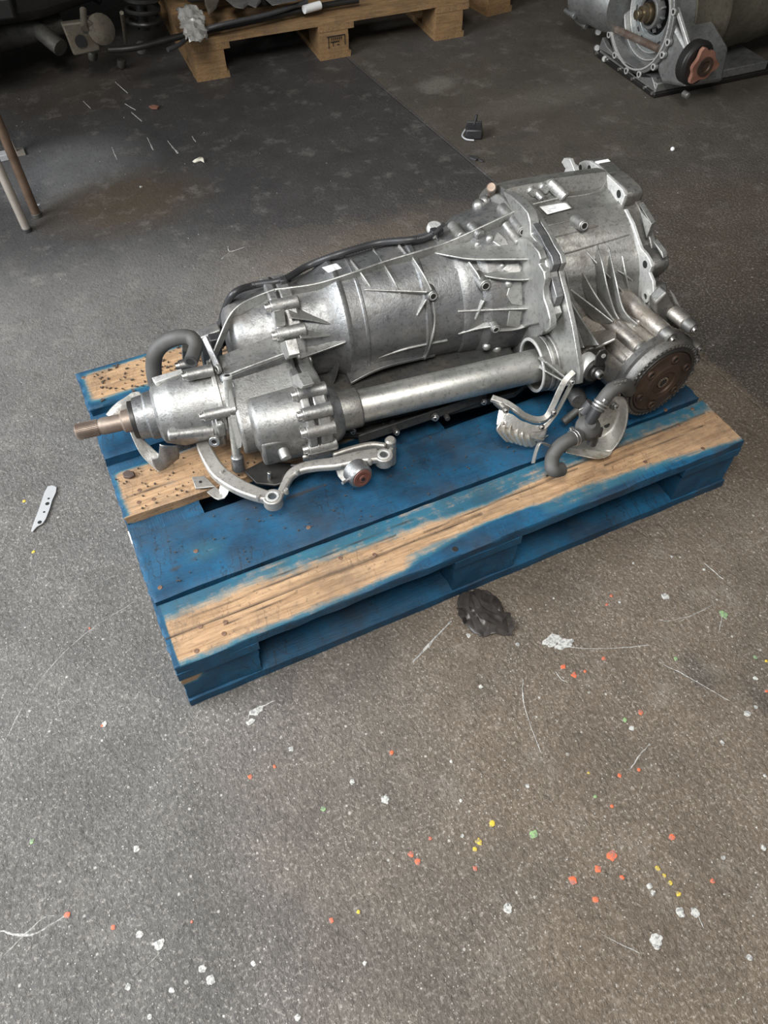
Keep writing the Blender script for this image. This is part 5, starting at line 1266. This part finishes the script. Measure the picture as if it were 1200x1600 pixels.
for i in range(7):
    x = random.uniform(-.4, .40); y = random.uniform(2.75, 3.1); s_ = random.uniform(.05, .09)
    A_(MB().tube([(x-.2,y+.1,.1+i*.04),(x,y,.25+i*.02),(x+.2,y-.1,.2)], s_*.35, 10, 5).build('suspension_arm', M['greasy'] if i % 2 else M['blackmetal'], ax))

# tall black blocks added over axle and subframe, mostly unseen, to shade the floor; low parts below
A_(MB().prism([(-.9,2.80,.22),(-.9,3.5,.22),(.66,3.5,.22),(.66,2.78,.22),(.30,2.62,.22),(-.30,2.62,.22)], (0,0,.75)).build('axle_shade_block', M['blackmetal'], ax, .04))
A_(MB().prism([(-.30,2.60,.10),(-.55,2.55,.12),(-.9,2.75,.15),(-.9,3.2,.15),(.1,3.2,.12),(.25,2.78,.12)], (0,0,.16)).build('axle_carrier', M['greasy'], ax, .03))
A_(MB().lathe((-.05,2.70,.17), (1,.1,0), [(-.3,.06),(-.1,.08),(0,.11),(.12,.10),(.16,.05),(.4,.04)], 28).build('axle_hub', M['greasy'], ax, 0))
H_(MB().prism([(.80,2.72,.26),(1.9,2.64,.26),(1.95,3.3,.26),(.80,3.4,.26)], (0,0,.6)).build('subframe_shade_block', M['blackmetal'], hx, .04))
H_(MB().prism([(.80,2.60,.20),(1.2,2.58,.20),(1.75,2.52,.20),(1.8,2.9,.20),(.82,2.9,.20)], (0,0,.08)).build('lower_cradle', M['greasy'], hx, .02))

# ------------------------------------------------------------------ second gearbox standing at the back right
HF = Matrix.Translation((2.22, 1.76, 0)) @ Matrix.Rotation(math.radians(-3), 4, 'Z')   # X runs away from its mouth
g2 = empty('gearbox', HF @ Vector((.4,0,0)), math.radians(-3), 'second gearbox at the back right with its open round bell housing facing left', 'gearbox')
def h(px, py, X=None, Y=None, Z=None): return at(px, py, X, Y, Z, HF)
K2 = Vector((.4,0,0))
ZC = .215
FC = h(1097,101, Y=-.345)
def B2(mb, name, mat, bevel=0, **k): 
    o = mb.build(name, mat, g2, bevel, **k); o.location = -K2; return o
M['bright'] = mat_cast('silver_clutch_plate', (0.50,0.53,0.53), (0.62,0.65,0.65), dirt_amt=0.1, rough=0.35, metal=0.8, bump=0.08)
M['g2'] = mat_cast('grey_casting', (0.26,0.265,0.26), (0.42,0.425,0.415), dirt_amt=0.35, rough=0.42)
M['g2d'] = mat_cast('brown_grimy_casting', (0.085,0.075,0.055), (0.16,0.145,0.11), dirt=(0.04,0.03,0.02), dirt_amt=0.6, rough=0.6, metal=0.5)
B2(MB().ring((0,0,ZC), (1,0,0), .172, .179, 0, .10, 72), 'mouth_ring', M['g2'])
B2(MB().ring((0,0,ZC), (1,0,0), .1715, .1765, -.002, .006, 72), 'mouth_lip', M['machined'])
fr = MB().ring((0,0,ZC), (1,0,0), .177, .190, .002, .014, 72)
B2(fr, 'mouth_flange', M['g2'], .002)
for a in (-8, -22, -40, -66, -90, -118, -142, -165, 172, 20, 45, 70, 95, 120, 150):
    c = Vector((.0, .190*math.cos(math.radians(180+a if False else a)), ZC+.190*math.sin(math.radians(a)))); c.y = -c.y
    e_ = B2(MB().lathe(c, (1,0,0), [(0,.0125),(.012,.0125)], 20), 'mouth_ear', M['g2'], .001)
    MB().ring(c, (-1,0,0), .0065, .0115, -.001, .002, 20).build('ear_seat', M['machined'], e_)
    MB().lathe(c, (-1,0,0), [(-.001,.0065),(.001,.0065)], 14).build('ear_hole', M['hole'], e_)
for r0, r1, x0, x1, m in ((.150,.172,.055,.075,'g2'),(.148,.152,.045,.10,'machined'),(.128,.148,.085,.10,'g2'),(.126,.130,.055,.10,'machined'),(.075,.126,.070,.085,'bright'),(.085,.120,.066,.070,'bright')):
    B2(MB().ring((0,0,ZC), (1,0,0), r0, r1, x0, x1, 64), 'clutch_drum_step', M[m], .001)
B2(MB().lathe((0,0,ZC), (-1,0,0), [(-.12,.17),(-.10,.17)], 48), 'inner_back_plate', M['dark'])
for k in range(18):
    a = 2*PI*k/18; R = Matrix.Rotation(a, 3, 'X'); B2(MB().box((.064,-.008,.100),(.068,.008,.106), R, Vector((0,0,ZC))), 'drum_slot', M['pan'])
cr_ = B2(MB().ring((0,0,ZC), (1,0,0), .042, .052, .040, .075, 48), 'splined_collar', M['g2'], .001)
for k in range(12):
    a = 2*PI*k/12; R = Matrix.Rotation(a, 3, 'X'); MB().box((.055,-.003,.052),(.066,.003,.066), R, Vector((0,0,ZC))).build('collar_tooth', M['g2'], cr_)
B2(MB().lathe((0,0,ZC), (-1,0,0), [(-.07,.041),(-.05,.041)], 32), 'collar_bore', M['hole'])
M['brass'] = mat_rust('oily_brown_steel', (0.13,0.10,0.06), (0.26,0.21,0.14), 0.35, 0.8)
B2(MB().lathe((0,0,ZC), (-1,0,0), [(-.07,.034),(-.03,.032),(-.028,.026),(-.01,.025),(-.008,.016),(.012,.016),(.014,.013)], 32), 'input_shaft', M['brass'])
rust_bar = B2(MB().cyl(h(940,35,X=.02), h(1030,77,X=.02), .0125, .0125, 18), 'rusty_bar', M['shaft'])
# body behind the mouth
pr = [(.101,.170),(.102,.186),(.20,.180),(.23,.19),(.245,.19),(.26,.172),(.45,.150),(.47,.155),(.49,.150),(.65,.135),(.70,.14),(.72,.125),(.95,.105)]
B2(MB().lathe((0,0,ZC), (1,0,0), pr, 64), 'main_case', M['g2d'])
for k in range(9):
    a = math.radians(-60+k*24); R = Matrix.Rotation(-a, 3, 'X')
    B2(MB().prism([(.11,-.003,.17),(.24,-.003,.196),(.60,-.003,.150),(.68,-.003,.150),(.66,-.003,.12),(.11,-.003,.15)], (0,.006,0)), 'case_rib', M['g2d'], .001).matrix_local = Matrix.Translation(-K2) @ Matrix.Translation((0,0,ZC)) @ R.to_4x4()
for k in range(4):
    B2(MB().cyl((.18+.05*k,-.155,ZC+.10),(.18+.05*k,-.165,ZC+.13),.006,.004,10), 'case_pip', M['g2d'])
# pan and sump edge
B2(MB().box((.0,-.19,.0),(.55,.20,.018)), 'oil_pan', M['blackmetal'], .004)
B2(MB().box((.004,-.185,.018),(.5,.195,.05)), 'pan_rail', M['g2'], .004)
B2(MB().prism([(.002,.20,.03),(.002,.19,.075),(.002,.15,.055),(.002,-.06,.028),(.002,-.15,.06),(.002,-.185,.03)], (.02,0,0)), 'lower_web', M['g2'], .002)
for y in (.20,.13,.04,-.05,-.13,-.18): B2(MB().lathe((-.004,y,.016), (-1,0,.2), [(-.01,.006),(.003,.006)], 10), 'pan_bolt', M['steel'])
# differential side towards the camera, ends in a rusty flange
hb = [h(x, y, X=.03) for x, y in ((1052,60),(1068,38),(1078,70),(1068,118),(1048,105),(1030,98))]
B2(MB().prism([(.016,-.14,.30),(.016,-.17,.24),(.016,-.29,.19),(.016,-.31,.085),(.016,-.19,.05),(.016,-.12,.10)], (.17,0,-.01)), 'differential_housing', M['g2'], .012)
B2(MB().prism([(.012,-.16,.285),(.012,-.175,.29),(.012,-.30,.195),(.012,-.29,.185)], (.012,0,0)), 'housing_rib', M['machined'], .002)
B2(MB().lathe((FC.x-.012,-.30,FC.z-.002), (.12,-1,.05), [(0,.068),(.03,.070),(.04,.060)], 32), 'black_cover', M['blackmetal'], .002)
for y, z in ((-.315,.20),(-.315,.06)): B2(MB().lathe((.03,y+.01,z), (0,-1,0), [(0,.012),(.02,.011),(.024,.006)], 14), 'cover_bolt', M['steel'])
star = []
for k in range(36):
    a = 2*PI*k/36; r = .047 + .016*max(0, math.cos(3*a+.6))**2 + .003*math.cos(6*a); star.append((FC.x+r*math.cos(a), -.345, FC.z+r*math.sin(a)))
rf_ = B2(MB().prism(star, (0,-.014,0)), 'rusty_flange', M['rustred'], .002); rf_['label'] = 'rusty red three-armed flange'
MB().lathe((FC.x,-.359,FC.z), (0,-1,0), [(0,.030),(.006,.030),(.006,.018),(.001,.016)], 28).build('flange_hub', M['rustflange'], rf_)
# far side casing with bolts, left in the photo
B2(MB().lathe((.05,.14,.20), (-.15,1,0), [(0,.10),(.06,.115),(.14,.115),(.17,.125),(.195,.125),(.20,.11)], 48), 'side_casing', M['g2'], .002)
for k in range(10):
    a = 2*PI*k/10; c = Vector((.02+.122*math.cos(a), .33, .20+.122*math.sin(a)))
    if c.z > .03: B2(MB().cyl(c - Vector((0,.05,0)), c + Vector((0,.02,0)), .0095, .009, 14, .001), 'casing_bolt', M['g2'])
B2(MB().lathe(h(913,35,X=.0), (-1,-.2,.2), [(-.05,.022),(0,.020),(.001,.016)], 20), 'side_boss', M['g2'])
B2(MB().ring(h(913,35,X=-.005), (-1,-.2,.2), .006, .016, 0, .006, 20), 'boss_seat', M['label'])
B2(MB().lathe(h(925,15,X=.0), (-1,0,.1), [(-.05,.045),(0,.043),(.004,.034),(-.004,.030)], 28), 'side_port', M['g2'])
for x, y in ((935,50),(933,75),(945,92)):
    B2(MB().cyl(h(x,y,X=.04), h(x,y,X=.0), .014, .012, 16, .002), 'edge_boss', M['g2'])
